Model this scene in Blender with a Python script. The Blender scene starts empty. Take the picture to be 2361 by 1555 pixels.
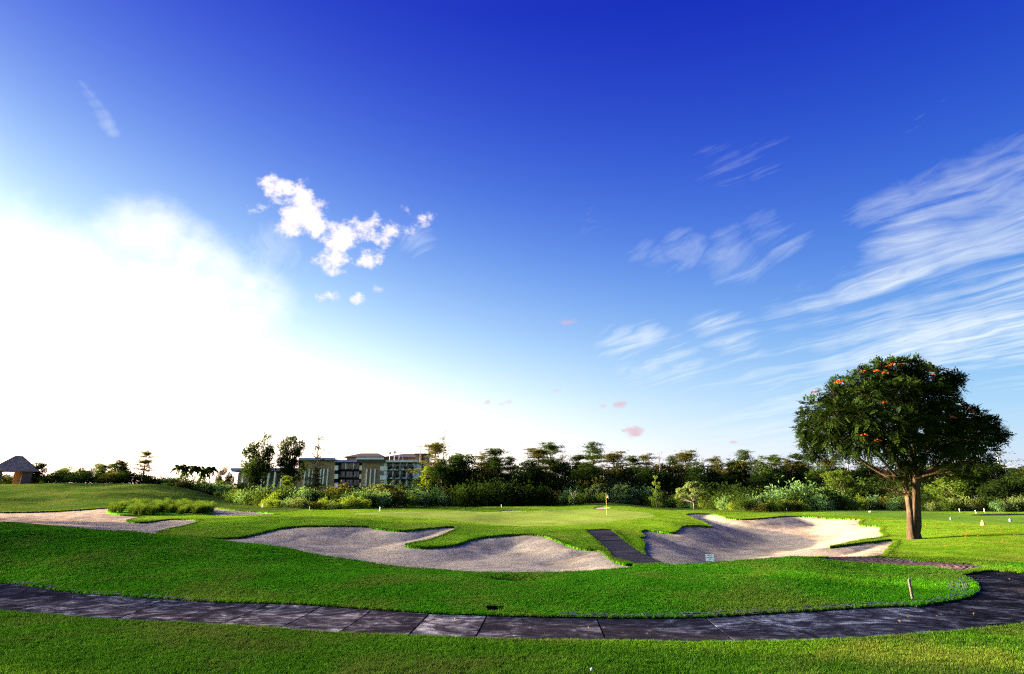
import bpy, bmesh, math, random
import numpy as np
from mathutils import Vector, Matrix

scene = bpy.context.scene
COL = scene.collection
R = math.radians

# ------------------------------------------------------------------ camera
F, PITCH, CAM_H = 1356.0, R(15.4), 2.2          # focal length in photo pixels (photo 2361 x 1555)
CP, SP = math.cos(PITCH), math.sin(PITCH)
cam_data = bpy.data.cameras.new('camera')
cam = bpy.data.objects.new('camera', cam_data)
COL.objects.link(cam)
scene.camera = cam
cam_data.sensor_width = 36.0
cam_data.lens = 36.0 * F / 2361.0
cam_data.clip_start, cam_data.clip_end = 0.1, 9000.0
cam.location = (0, 0, CAM_H)
cam.rotation_euler = (math.pi / 2 + PITCH, 0, 0)

# ------------------------------------------------------------------ light
SUN_AZ, SUN_EL = R(-75), R(8)                  # azimuth from +Y, negative to the left
SUN_DIR = Vector((math.sin(SUN_AZ) * math.cos(SUN_EL), math.cos(SUN_AZ) * math.cos(SUN_EL), math.sin(SUN_EL)))
EXPOSURE = 2.5
FILL_AUREOLE = 260.0        # added out-of-view glow round the low sun, raised to fill shaded ground
scene.view_settings.view_transform = 'Standard'
scene.view_settings.look = 'None'
scene.view_settings.exposure = EXPOSURE
scene.view_settings.gamma = 1.0
scene.view_settings.use_curve_mapping = False
sun_data = bpy.data.lights.new('sun', 'SUN')
sun_data.energy = 5.0
sun_data.angle = R(0.6)
sun_data.color = (1.0, 0.69, 0.35)
sun = bpy.data.objects.new('sun', sun_data)
COL.objects.link(sun)
sun.rotation_euler = (-SUN_DIR).to_track_quat('-Z', 'Y').to_euler()

world = bpy.data.worlds.new('World')
scene.world = world
world.use_nodes = True
world.cycles.sampling_method = 'MANUAL'
world.cycles.sample_map_resolution = 512
scene.cycles.use_adaptive_sampling = True
scene.cycles.adaptive_threshold = 0.008
scene.cycles.filter_width = 1.25
scene.cycles.sample_clamp_indirect = 6.0
scene.cycles.use_denoising = False
scene.cycles.use_light_tree = False
scene.cycles.max_bounces = 6
scene.cycles.diffuse_bounces = 3
scene.cycles.transparent_max_bounces = 8


class NT:
    """small helper to write node trees"""
    def __init__(self, tree):
        self.t = tree; self.n = tree.nodes; self.l = tree.links
    def node(self, kind, **kw):
        nd = self.n.new(kind)
        for k, v in kw.items(): setattr(nd, k, v)
        return nd
    def put(self, sock, v):
        if isinstance(v, bpy.types.NodeSocket): self.l.new(v, sock)
        elif v is not None: sock.default_value = v
    def math(self, op, a, b=None, c=None, clamp=False):
        nd = self.node('ShaderNodeMath', operation=op, use_clamp=clamp)
        for i, v in enumerate((a, b, c)):
            if v is not None: self.put(nd.inputs[i], v)
        return nd.outputs[0]
    def vmath(self, op, a, b=None, out=0):
        nd = self.node('ShaderNodeVectorMath', operation=op)
        self.put(nd.inputs[0], a)
        if b is not None:
            self.put(nd.inputs[3] if op == 'SCALE' else nd.inputs[1], b)
        return nd.outputs[out]
    def noise(self, vec, scale, detail=3.0, rough=0.55, dist=0.0, out='Fac'):
        nd = self.node('ShaderNodeTexNoise')
        self.put(nd.inputs['Vector'], vec)
        nd.inputs['Scale'].default_value = scale; nd.inputs['Detail'].default_value = detail
        nd.inputs['Roughness'].default_value = rough; nd.inputs['Distortion'].default_value = dist
        return nd.outputs[out]
    def rng(self, v, a, b, c=0.0, d=1.0, smooth=True):
        nd = self.node('ShaderNodeMapRange', interpolation_type='SMOOTHSTEP' if smooth else 'LINEAR')
        self.put(nd.inputs[0], v)
        for i, q in enumerate((a, b, c, d)): self.put(nd.inputs[1 + i], q)
        return nd.outputs[0]
    def mix(self, fac, a, b, blend='MIX'):
        nd = self.node('ShaderNodeMix', data_type='RGBA', blend_type=blend)
        self.put(nd.inputs[0], fac)
        for s, v in ((nd.inputs[6], a), (nd.inputs[7], b)):
            self.put(s, (*v, 1.0) if isinstance(v, tuple) and len(v) == 3 else v)
        return nd.outputs[2]
    def ramp(self, fac, stops):
        nd = self.node('ShaderNodeValToRGB')
        cr = nd.color_ramp
        while len(cr.elements) < len(stops): cr.elements.new(0.5)
        for e, (p, c) in zip(cr.elements, stops):
            e.position = p; e.color = (*c, 1.0)
        self.put(nd.inputs[0], fac)
        return nd.outputs[0]
    def sep(self, v):
        nd = self.node('ShaderNodeSeparateXYZ'); self.put(nd.inputs[0], v); return nd.outputs
    def comb(self, x, y, z):
        nd = self.node('ShaderNodeCombineXYZ')
        for s, v in zip(nd.inputs, (x, y, z)): self.put(s, v)
        return nd.outputs[0]


def pix_dir(px, py):
    xc, yc = (px - 1180.5) / F, (777.5 - py) / F
    v = Vector((xc, CP - yc * SP, SP + yc * CP))
    return v.normalized()


def build_sky():
    g = NT(world.node_tree)
    bg = g.n['Background']
    sky = g.node('ShaderNodeTexSky', sky_type='NISHITA')
    sky.sun_disc = False
    sky.sun_elevation, sky.sun_rotation = SUN_EL, SUN_AZ
    sky.dust_density, sky.ozone_density, sky.air_density = 1.5, 2.0, 1.0
    co = g.node('ShaderNodeTexCoord').outputs['Generated']
    d = g.vmath('NORMALIZE', co)
    dx, dy, dz = g.sep(d)
    zc = g.math('MAXIMUM', g.math('MINIMUM', dz, 0.70), 0.0)
    ch = g.sep(g.vmath('SCALE', sky.outputs[0], 0.1))
    # film-like grading of the physical sky: steeper contrast towards the zenith
    fit = ((1.1151, 0.4888, -5.5940, -1.1510, 1.5951), (0.9855, 0.6304, -1.2691, -4.2321, 0.8351), (0.3359, 0.1665, -0.4739, -0.7741, 0.2431))
    cap = (16.0, 13.0, 8.0)
    ca = g.vmath('DOT_PRODUCT', d, tuple(SUN_DIR), out=1)
    out = []
    for i, (c0, a, b, b2, c) in enumerate(fit):
        e = g.math('POWER', math.e, g.math('ADD', g.math('MULTIPLY_ADD', zc, g.math('MULTIPLY_ADD', zc, b2, b), c0), g.math('MULTIPLY', ca, c)))
        v = g.math('MULTIPLY', g.math('POWER', g.math('MAXIMUM', ch[i], 1e-4), a), e)
        out.append(g.math('MINIMUM', v, cap[i]))
    base = g.comb(*out)
    haze = g.math('MULTIPLY', g.math('POWER', math.e, g.math('MULTIPLY', g.math('MAXIMUM', dz, 0.0), -8.5)), g.rng(ca, -0.55, 0.40, 0.42, 0.88))
    base = g.mix(haze, base, (0.97, 1.04, 1.06))
    # fill glow added round the low sun; thin haze with a torn, cloudy edge
    wob = g.noise(d, 5.0, 5.0, 0.6)
    hz = g.math('SUBTRACT', 1.0, g.rng(dz, 0.0, 0.42, 0, 1, False))
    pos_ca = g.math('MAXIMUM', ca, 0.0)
    aur = g.math('MULTIPLY', g.math('POWER', pos_ca, 48.0), FILL_AUREOLE)
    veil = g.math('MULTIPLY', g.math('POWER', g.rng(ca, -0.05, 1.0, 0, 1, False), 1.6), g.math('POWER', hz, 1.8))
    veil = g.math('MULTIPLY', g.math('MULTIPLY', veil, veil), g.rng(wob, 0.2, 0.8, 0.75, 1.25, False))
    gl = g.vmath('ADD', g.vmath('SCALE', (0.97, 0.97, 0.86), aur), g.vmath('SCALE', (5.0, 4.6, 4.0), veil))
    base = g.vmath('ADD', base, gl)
    # cirrus: streaks lying along one wind direction on a high plane
    inv = g.math('DIVIDE', 1.0, g.math('ADD', g.math('MAXIMUM', dz, 0.0), 0.10))
    px_, py_ = g.math('MULTIPLY', dx, inv), g.math('MULTIPLY', dy, inv)
    ca_, sa_ = math.cos(R(31)), math.sin(R(31))
    qx = g.math('ADD', g.math('MULTIPLY', px_, ca_), g.math('MULTIPLY', py_, sa_))
    qy = g.math('SUBTRACT', g.math('MULTIPLY', py_, ca_), g.math('MULTIPLY', px_, sa_))
    wv = g.noise(g.comb(g.math('MULTIPLY', qx, 0.8), g.math('MULTIPLY', qy, 0.45), 3.0), 1.1, 4.0, 0.6, 0.0, 'Color')
    wsx, wsy, wsz = g.sep(wv)
    qx2 = g.math('ADD', qx, g.math('MULTIPLY', g.math('SUBTRACT', wsx, 0.5), 0.85))
    qy2 = g.math('ADD', qy, g.math('MULTIPLY', g.math('SUBTRACT', wsy, 0.5), 1.2))
    def ridge(kx, ky, seed, det, ro, pw):
        n = g.noise(g.comb(g.math('MULTIPLY', qx2, kx), g.math('MULTIPLY', qy2, ky), seed), 1.0, det, ro)
        r_ = g.math('SUBTRACT', 1.0, g.math('ABSOLUTE', g.math('MULTIPLY_ADD', n, 4.0, -2.0)))
        return g.math('POWER', g.math('MAXIMUM', r_, 0.0), pw)
    fil1 = ridge(2.2, 0.42, 1.7, 6.0, 0.6, 1.3)
    fil2 = ridge(7.5, 1.3, 5.7, 6.0, 0.62, 1.3)
    soft = g.rng(g.noise(g.comb(g.math('MULTIPLY', qx2, 1.1), g.math('MULTIPLY', qy2, 0.5), 8.1), 1.6, 6.0, 0.6), 0.42, 0.72)
    tex = g.math('ADD', g.math('MULTIPLY', fil1, g.math('MULTIPLY_ADD', fil2, 0.75, 0.35)), g.math('ADD', g.math('MULTIPLY', fil2, 0.14), g.math('MULTIPLY', soft, 0.16)))
    # blobs: (px, py, radius px, weight, vertical squash)
    def blobs(lst, squash, freq, amp, seed):
        sv = g.vmath('MULTIPLY', d, (1.0, 1.0, squash))
        nz = g.noise(g.vmath('ADD', g.vmath('MULTIPLY', d, (1, 1, squash)), (seed, seed, seed)), freq, 6.0, 0.66)
        tot = None
        for px, py, r, w in lst:
            c = pix_dir(px, py)
            dist = g.vmath('DISTANCE', sv, (c.x, c.y, c.z * squash), out=1)
            v = g.math('MULTIPLY', g.rng(dist, 0.0, 2.1 * r / F, 1.0, 0.0), w)
            tot = v if tot is None else g.math('MAXIMUM', tot, v)
        return g.math('ADD', tot, g.math('MULTIPLY', g.math('SUBTRACT', nz, 0.5), g.math('MULTIPLY', amp, g.rng(tot, 0.0, 0.25, 0.0, 1.0))))
    cum = blobs([(622, 436, 26, .8), (655, 447, 34, .95), (698, 462, 44, 1.05), (725, 470, 30, .8), (690, 497, 40, 1.05), (682, 515, 36, .95), (725, 523, 30, .95),
                 (785, 552, 40, 1.05), (770, 598, 36, 1.0), (853, 592, 34, .85), (838, 528, 36, .75), (905, 535, 34, .85), (880, 552, 30, .75), (815, 515, 30, .6), (870, 515, 26, .6), (745, 575, 30, .5), (640, 470, 26, .55),
                 (590, 482, 24, .8), (938, 495, 22, .7), (975, 498, 24, .7), (625, 408, 18, .7), (757, 678, 22, .85), (870, 668, 20, .8), (828, 689, 15, .7)],
                1.3, 27.0, 2.6, 3.1)
    cumf = g.rng(cum, 0.40, 1.05, 0.0, 1.0)
    bank = blobs([(120, 640, 150, .9), (300, 545, 80, .85), (370, 560, 85, .9), (440, 590, 80, .9), (500, 620, 70, .85), (420, 680, 150, .95), (560, 700, 110, .8)], 1.2, 9.0, 1.1, 5.2)
    bankf = g.rng(bank, 0.30, 1.15, 0.0, 0.7)
    pink = blobs([(1462, 996, 26, .95), (1448, 1010, 18, .6), (1428, 934, 20, .75), (1390, 937, 16, .65), (1166, 930, 24, .7), (1122, 927, 18, .6), (1315, 744, 26, .62),
                  (1690, 1021, 12, .6), (1835, 1030, 14, .6), (1285, 902, 18, .55)], 2.2, 40.0, 1.2, 7.7)
    pinkf = g.rng(pink, 0.40, 0.85, 0.0, 0.8)
    wisp = blobs([(192, 195, 16, .42), (205, 218, 17, .45), (218, 240, 17, .48), (232, 264, 18, .52), (246, 286, 17, .52), (262, 305, 15, .48), (1660, 765, 55, .9), (1710, 785, 60, .95), (1440, 800, 60, .85), (1490, 785, 45, .8), (1450, 845, 55, 1.0), (1560, 830, 55, 1.05), (1510, 840, 50, 1.0),
                  (1500, 590, 60, .62), (1570, 570, 55, .75), (1700, 590, 80, .66), (1780, 545, 70, .66), (2060, 490, 80, .62), (2110, 555, 75, .95), (2190, 470, 110, .62), (2310, 440, 120, .62),
                  (1820, 745, 70, .8), (1900, 722, 70, .95), (1980, 700, 72, 1.05), (2060, 672, 75, 1.15), (2140, 642, 78, 1.2), (2220, 612, 80, 1.2), (2310, 585, 90, 1.15), (2300, 660, 110, .85), (2100, 720, 110, .6),
                  (1920, 828, 55, .95), (2000, 815, 58, 1.1), (2080, 803, 62, 1.2), (2160, 788, 66, 1.25), (2240, 772, 72, 1.25), (2330, 756, 80, 1.2), (2440, 560, 130, 1.0), (2600, 520, 200, .9), (2450, 740, 110, 1.1), (2620, 700, 180, .95), (2900, 620, 350, .8), (2500, 420, 180, .55), (1650, 395, 110, .5), (1760, 372, 80, .5), (1850, 960, 260, .7), (2250, 230, 260, .36), (965, 560, 55, .55), (600, 590, 110, .6), (1380, 545, 110, .36)],
                 1.25, 6.0, 0.5, 1.3)
    cir = g.rng(g.math('MULTIPLY', tex, g.math('MAXIMUM', wisp, 0.0)), 0.36, 1.38, 0.0, 0.80, False)
    K = 1.0
    col = g.mix(cir, base, (0.93, 1.02, 1.06))
    col = g.mix(bankf, col, (1.5, 1.45, 1.4))
    col = g.mix(cumf, col, (1.18, 1.08, 1.08))
    col = g.mix(pinkf, col, (0.80, 0.52, 0.58))
    # the picture is exposed up by EXPOSURE stops; the graded sky is written in display units
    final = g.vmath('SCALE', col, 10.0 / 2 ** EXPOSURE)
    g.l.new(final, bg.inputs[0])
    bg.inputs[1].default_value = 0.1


build_sky()

# ------------------------------------------------------------------ terrain
def tan_row(py):
    return math.tan(PITCH + math.atan((777.5 - py) / F))

def at(px, py, Y):
    """world point on the ray through photo pixel (px, py) at ground distance Y"""
    xc, yc = (px - 1180.5) / F, (777.5 - py) / F
    t = Y / (CP - yc * SP)
    return Vector((xc * t, Y, CAM_H + t * (SP + yc * CP)))

# sections along sight lines: column -> rows (py, Y); a string 'z' row gives height directly
SECT = {
    -420: [('z', 0, 6), ('z', 0, 12), ('z', 0, 20), ('z', .5, 24), ('z', 1.3, 28), ('z', 1.4, 34), ('z', .9, 46), ('z', 1.2, 60), ('z', 2.2, 80), ('z', 4.2, 105), ('z', 4.0, 130), ('z', 1.2, 175)],
    0: [('z', 0, 5), ('z', 0, 9), (1411, 12.96), (1343, 17.3), (1300, 19.5), (1250, 22), (1204, 25), ('z', 1.1, 29), ('z', .7, 36), (1200, 46), (1190, 52), (1181, 58), (1160, 72), (1140, 88), (1120, 110), ('z', 4.0, 130), ('z', 1.2, 175)],
    150: [('z', 0, 8), ('z', 0, 12.4), ('z', 0, 16), (1300, 18.7), (1255, 22), (1215, 25), ('z', .85, 29), ('z', .5, 36), (1205, 45), (1192, 52), (1178, 60), (1168, 66), (1152, 78), (1144, 84), (1130, 95), (1111, 112), ('z', 4.6, 130), ('z', 1.3, 172)],
    300: [('z', 0, 5), ('z', 0, 12.1), ('z', 0, 15.1), (1310, 18.2), (1265, 21.8), (1227, 25), ('z', .62, 29), ('z', .36, 34), (1222, 38), (1204, 46), (1195, 52), (1186, 56), (1168, 66), (1158, 72), (1145, 85), (1125, 100), (1114, 112), ('z', 4.5, 128), ('z', 1.2, 165)],
    450: [('z', 0, 8), ('z', 0, 14.5), (1320, 17.6), (1280, 20.8), (1243, 24), ('z', .45, 28), (1236, 33), (1215, 40), (1200, 46), (1190, 53), (1178, 62), (1167, 72), (1152, 90), (1135, 105), ('z', 2.9, 118), ('z', 1.0, 150)],
    600: [('z', 0, 5), ('z', 0, 11.5), ('z', 0, 13.8), (1330, 16.9), (1295, 19.6), (1260, 23), ('z', .36, 26), (1247, 28.5), (1232, 34), (1215, 38.5), (1200, 42), (1191, 46), (1187, 55), (1180, 64), (1172, 75), (1165, 95), ('z', 1.2, 130)],
    800: [('z', 0, 8), ('z', 0, 13.2), (1345, 15.8), (1318, 18.3), (1294, 21), (1280, 24.5), (1250, 30), (1214, 37.5), (1205, 39.5), (1194, 44), (1187, 55), (1181, 70), (1175, 85), (1168, 100), ('z', .9, 140)],
    1000: [('z', 0, 5), ('z', 0, 11), ('z', 0, 12.8), (1350, 15.8), (1328, 18), (1311, 20), (1300, 22.8), (1275, 27), (1258, 30), (1245, 33), (1222, 38), (1212, 41), (1200, 46), (1188, 60), (1180, 75), (1173, 92), (1168, 105), ('z', .8, 140)],
    1200: [('z', 0, 8), ('z', 0, 12.6), (1360, 15.4), (1335, 17.6), (1317, 19.5), (1305, 22), (1270, 27), (1236, 34), (1222, 37.5), (1213, 42), (1200, 52), (1191, 65), (1181, 82), (1173, 98), (1169, 108), ('z', .8, 140)],
    1400: [('z', 0, 5), ('z', 0, 10.6), ('z', 0, 12.6), (1355, 15.6), (1332, 17.8), (1315, 19.5), (1300, 22.6), (1275, 27.5), (1250, 32), (1230, 36), (1215, 41), (1205, 47), (1192, 62), (1180, 82), (1173, 96), (1161, 114), ('z', .9, 145)],
    1550: [('z', 0, 8), ('z', 0, 12.7), (1350, 15.8), (1325, 18), (1305, 20), (1292, 23), (1262, 30), (1236, 37), (1226, 39), (1212, 42), (1203, 46), (1192, 60), (1182, 75), (1175, 95), ('z', .7, 130)],
    1700: [('z', 0, 5), ('z', 0, 10.6), ('z', 0, 12.7), (1345, 16), (1318, 18.2), (1294, 20.5), (1282, 24), (1258, 31), (1235, 38.5), (1210, 50), (1198, 57), (1190, 62), (1186, 72), (1178, 90), ('z', .6, 130)],
    1850: [('z', 0, 8), ('z', 0, 13), (1340, 16.2), (1312, 18.6), (1288, 21), (1280, 24), (1252, 33), (1222, 44), (1200, 53), (1190, 60), (1186, 72), (1178, 90), ('z', .55, 130)],
    1980: [('z', 0, 5), ('z', 0, 11), ('z', 0, 13.2), (1355, 16), (1330, 18), (1298, 21.8), (1288, 23.4), (1275, 26.2), (1252, 31.5), (1240, 36), (1215, 46), (1200, 54), (1190, 64), (1183, 78), ('z', .5, 120)],
    2108: [('z', 0, 8), ('z', 0, 13.7), (1350, 16.8), (1320, 19.6), (1303, 21.8), (1287, 24.6), (1243, 34), (1222, 39), (1207, 45), (1197, 55), (1186, 75), ('z', .4, 120)],
    2240: [('z', 0, 5), ('z', 0, 12), ('z', 0, 15), ('z', -.02, 19), (1300, 22.6), (1270, 26.5), (1232, 33.5), (1214, 38), (1205, 43), (1196, 55), (1186, 74), ('z', .4, 120)],
    2361: [('z', 0, 8), ('z', 0, 12), ('z', 0, 16), (1315, 20.8), (1300, 23), (1262, 27.5), (1230, 33), (1212, 37), (1203, 44), (1195, 55), (1185, 72), ('z', .4, 120)],
    2750: [('z', 0, 6), ('z', 0, 12), ('z', 0, 20), ('z', .3, 28), ('z', .7, 36), ('z', .6, 55), ('z', .5, 75), ('z', .4, 120)],
}
_pts = []
for px, rows in SECT.items():
    for row in rows:
        if row[0] == 'z':
            t = row[2] / (CP + 0.28 * SP)
            _pts.append(((px - 1180.5) / F * t, row[2], row[1]))
        else:
            _pts.append(tuple(at(px, row[0], row[1])))
for a in range(-180, 180, 15):
    for r, z in ((230, .5), (420, .5)):
        _pts.append((r * math.sin(R(a)), r * math.cos(R(a)), z))
    if abs(a) > 60:
        for r in (8, 20, 45, 100):
            _pts.append((r * math.sin(R(a)), r * math.cos(R(a)), 0.0 if r < 30 else .3))
_pts = np.array(_pts)


class RBF:
    def __init__(self, p, lam=0.02):
        # work in a compressed radial space so that near and far detail have alike spacing
        self.c = self.warp(p[:, 0], p[:, 1]); n = len(p)
        K = self.kern(np.linalg.norm(self.c[:, None] - self.c[None], axis=2)) + lam * 0.0 * np.eye(n)
        K += np.eye(n) * 1e-4
        P = np.c_[np.ones(n), self.c]
        A = np.block([[K, P], [P.T, np.zeros((3, 3))]])
        s = np.linalg.solve(A, np.r_[p[:, 2], np.zeros(3)])
        self.w, self.a = s[:n], s[n:]
    @staticmethod
    def warp(x, y):
        r = np.hypot(x, y) + 1e-9
        k = np.log1p(r / 6.0) * 6.0 / r
        return np.c_[x * k, y * k]
    @staticmethod
    def kern(r):
        return np.where(r > 1e-9, r ** 2 * np.log(np.maximum(r, 1e-9)), 0.0)
    def __call__(self, x, y):
        x = np.atleast_1d(np.asarray(x, float)); y = np.atleast_1d(np.asarray(y, float))
        q = self.warp(x, y); out = np.empty(len(q))
        for i in range(0, len(q), 20000):
            b = q[i:i + 20000]
            d2 = ((b ** 2).sum(1)[:, None] + (self.c ** 2).sum(1)[None] - 2 * b @ self.c.T)
            d2 = np.maximum(d2, 1e-12)
            out[i:i + 20000] = (0.5 * d2 * np.log(d2)) @ self.w + self.a[0] + b @ self.a[1:]
        return out

_rbf = RBF(_pts)

def vnoise(x, y, seed=0):
    """cheap smooth value noise in numpy"""
    xi, yi = np.floor(x).astype(np.int64), np.floor(y).astype(np.int64)
    fx, fy = x - xi, y - yi
    fx, fy = fx * fx * (3 - 2 * fx), fy * fy * (3 - 2 * fy)
    def h(a, b):
        v = np.sin(a * 127.1 + b * 311.7 + seed * 74.7) * 43758.5453
        return v - np.floor(v)
    return (h(xi, yi) * (1 - fx) + h(xi + 1, yi) * fx) * (1 - fy) + (h(xi, yi + 1) * (1 - fx) + h(xi + 1, yi + 1) * fx) * fy - 0.5

def zt(x, y):
    x = np.atleast_1d(np.asarray(x, float)); y = np.atleast_1d(np.asarray(y, float))
    z = _rbf(x, y)
    r = np.hypot(x, y)
    far = np.clip((r - 180) / 60, 0, 1)
    z = z * (1 - far) + 0.5 * far
    w = np.clip((r - 14) / 30, 0, 1)
    z = z + (0.17 * vnoise(x / 4.2, y / 5.5, 1) + 0.32 * vnoise(x / 9.0, y / 12.0, 2) * np.clip((r - 55) / 40, 0, 1)) * w
    z = z + 0.03 * vnoise(x / 1.1, y / 1.3, 3) * np.clip((r - 13) / 5, 0, 1)
    # low moguls on the left hill
    hill = np.clip((y - 66) / 15, 0, 1) * np.clip((-x - 22) / 25, 0, 1) * np.clip((125 - y) / 20, 0, 1)
    z = z + hill * 1.35 * vnoise(x / 15.0 + 4, y / 9.0, 6)
    z = z - 0.10 * np.exp(-((y - 20.2) / 1.9) ** 2) * np.clip((x + 14) / 6, 0, 1) * np.clip((17 - x) / 5, 0, 1)
    # small grassy dimple on the crest of the front lawn
    c = at(1192, 1326, 18.4)
    z = z - 0.34 * np.exp(-(((x - c.x) / 0.75) ** 2 + ((y - c.y) / 0.9) ** 2))
    return z

def z1(x, y):
    return float(zt(x, y)[0])

def ground(px, py, y0=6.0, y1=260.0):
    """first hit of the sight ray through the pixel on the terrain"""
    Y = np.exp(np.linspace(math.log(y0), math.log(y1), 420))
    xc, yc = (px - 1180.5) / F, (777.5 - py) / F
    t = Y / (CP - yc * SP)
    zr = CAM_H + t * (SP + yc * CP)
    d = zr - zt(xc * t, Y)
    i = int(np.argmax(d < 0)) if (d < 0).any() else int(np.argmin(d))
    if i > 0 and d[i] < 0:
        k = d[i - 1] / (d[i - 1] - d[i]); yy = Y[i - 1] + k * (Y[i] - Y[i - 1])
    else:
        yy = Y[i]
    tt = yy / (CP - yc * SP)
    return (xc * tt, yy)

def smooth_closed(pts, n=6):
    P = np.array(pts, float); m = len(P); out = []
    for i in range(m):
        p0, p1, p2, p3 = P[i - 1], P[i], P[(i + 1) % m], P[(i + 2) % m]
        for k in range(n):
            t = k / n
            out.append(0.5 * ((2 * p1) + (p2 - p0) * t + (2 * p0 - 5 * p1 + 4 * p2 - p3) * t * t + (3 * p1 - p0 - 3 * p2 + p3) * t ** 3))
    return np.array(out)

def poly_sdf(P, x, y):
    """signed distance (negative inside) of points to closed polygon P"""
    A, B = P, np.roll(P, -1, 0)
    best = np.full(len(x), 1e9); inside = np.zeros(len(x), bool)
    for (ax, ay), (bx, by) in zip(A, B):
        ex, ey = bx - ax, by - ay
        t = np.clip(((x - ax) * ex + (y - ay) * ey) / (ex * ex + ey * ey + 1e-12), 0, 1)
        d = (x - ax - t * ex) ** 2 + (y - ay - t * ey) ** 2
        best = np.minimum(best, d)
        c = ((ay > y) != (by > y))
        if c.any():
            xs = ax + (y - ay) * ex / (ey if abs(ey) > 1e-12 else 1e-12)
            inside ^= c & (x < xs)
    d = np.sqrt(best)
    return np.where(inside, -d, d)

def trace(lst):
    """photo pixels (px, py) or (px, py, Y) with Y given where the outline is hidden -> plan polygon"""
    out = []
    for q in lst:
        if len(q) == 3:
            p = at(*q); out.append((p.x, p.y))
        else:
            out.append(ground(*q, y0=22.0))
    return out

REG = {}
REG['left'] = smooth_closed(trace([
    (-60, 1182, 57), (0, 1181), (80, 1180), (150, 1177), (240, 1171), (300, 1168), (400, 1166), (480, 1169), (510, 1173), (560, 1178), (615, 1182), (640, 1185),
    (600, 1188), (508, 1190), (445, 1189), (368, 1187), (330, 1191), (292, 1199), (305, 1203), (343, 1203), (381, 1198), (430, 1197), (458, 1199), (452, 1203), (432, 1210), (394, 1218), (366, 1225), (363, 1231),
    (400, 1236), (440, 1238), (500, 1240), (545, 1239), (590, 1231), (640, 1219), (690, 1213), (760, 1212), (840, 1213), (880, 1219), (925, 1223), (975, 1219), (1030, 1214), (1052, 1215),
    (1040, 1224), (1000, 1240), (960, 1249), (935, 1255), (950, 1260), (1000, 1261), (1050, 1255), (1090, 1243), (1130, 1236), (1180, 1232), (1240, 1233), (1270, 1240), (1300, 1253), (1340, 1264), (1385, 1270), (1402, 1283), (1432, 1298), (1462, 1311, 22.4),
    (1440, 1316, 20.9), (1300, 1319, 20.4), (1150, 1319, 20.4), (1000, 1314, 20.9), (850, 1304, 21.9), (700, 1285, 23.0), (560, 1262, 25.0), (440, 1248, 27.5), (330, 1236, 29), (200, 1226, 31), (60, 1215, 33), (-60, 1205, 36)]), 5)
REG['right'] = smooth_closed(trace([
    (1483, 1222), (1513, 1224), (1540, 1228), (1556, 1227), (1566, 1220), (1576, 1213), (1608, 1211), (1640, 1214), (1630, 1205, 47), (1612, 1197, 54), (1592, 1190, 60),
    (1582, 1186), (1608, 1184), (1650, 1186), (1672, 1193), (1690, 1196), (1720, 1197), (1777, 1193), (1805, 1190), (1862, 1191), (1932, 1195), (1982, 1198), (1980, 1206), (1985, 1211), (2010, 1212), (2031, 1214), (2029, 1226), (2036, 1236),
    (1984, 1245), (1935, 1256), (1912, 1260), (1960, 1254.5), (2010, 1248.5), (2059, 1244), (2054, 1258), (2040, 1272), (2028, 1281, 25.0), (1960, 1284, 24.0), (1900, 1287, 23.2),
    (1800, 1293, 21.9), (1700, 1298, 21.5), (1600, 1305, 21.2), (1540, 1307, 21.4), (1510, 1294), (1490, 1280), (1484, 1270), (1487, 1251), (1474, 1240), (1486, 1237), (1478, 1228)]), 5)
REG['far_mid'] = smooth_closed(trace([(1368, 1171), (1390, 1168), (1408, 1171), (1395, 1174), (1375, 1174)]), 5)
REG['far_left'] = smooth_closed(trace([(1148, 1178.5), (1180, 1177), (1215, 1178.5), (1190, 1180), (1160, 1180)]), 5)
REG['green'] = smooth_closed(trace([
    (815, 1186), (860, 1183), (950, 1180.5), (1060, 1179.5), (1150, 1181.5), (1230, 1179), (1320, 1176.5), (1420, 1177), (1480, 1182), (1510, 1189), (1470, 1196), (1400, 1204), (1330, 1210), (1250, 1213.5), (1180, 1213), (1110, 1208), (1060, 1202), (980, 1196), (900, 1191)]), 5)
REG['tee'] = smooth_closed(trace([(1900, 1184), (2000, 1180), (2100, 1181), (2200, 1186), (2361, 1193), (2500, 1200, 46), (2400, 1208), (2280, 1208), (2190, 1203), (2080, 1197), (2000, 1190)]), 5)

REG['hill'] = np.array([at(-60, 1182, 58.5)[:2], *[tuple(p_) for p_ in trace([(0, 1179.5), (80, 1178.5), (150, 1175.5), (240, 1169.5), (300, 1166.5), (400, 1164.5), (480, 1167.5), (515, 1171), (565, 1176.5), (620, 1180.5), (660, 1181)])],
    at(720, 1178, 92)[:2], at(800, 1176, 96)[:2], at(900, 1172, 100)[:2], at(1000, 1169, 104)[:2], at(1150, 1168, 107)[:2], at(1250, 1168, 107)[:2], at(1340, 1166, 106)[:2], at(1430, 1165, 105)[:2], at(1520, 1170, 100)[:2], at(1600, 1175, 92)[:2], at(1660, 1181, 82)[:2], at(1800, 1184, 79)[:2], at(1900, 1178, 84)[:2], at(2200, 1180, 84)[:2], at(2500, 1180, 84)[:2],
    (160, 175), (-60, 178), (-200, 150), (-160, 70)], dtype=float)

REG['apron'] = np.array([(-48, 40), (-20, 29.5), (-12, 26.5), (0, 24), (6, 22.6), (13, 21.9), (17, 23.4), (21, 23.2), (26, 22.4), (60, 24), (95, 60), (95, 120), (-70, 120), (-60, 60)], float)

def flat_at(px, py):      # pixel -> plan on the level path (z about 0)
    Y = -CAM_H / tan_row(py)
    p = at(px, py, Y); return (p.x, p.y)

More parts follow.
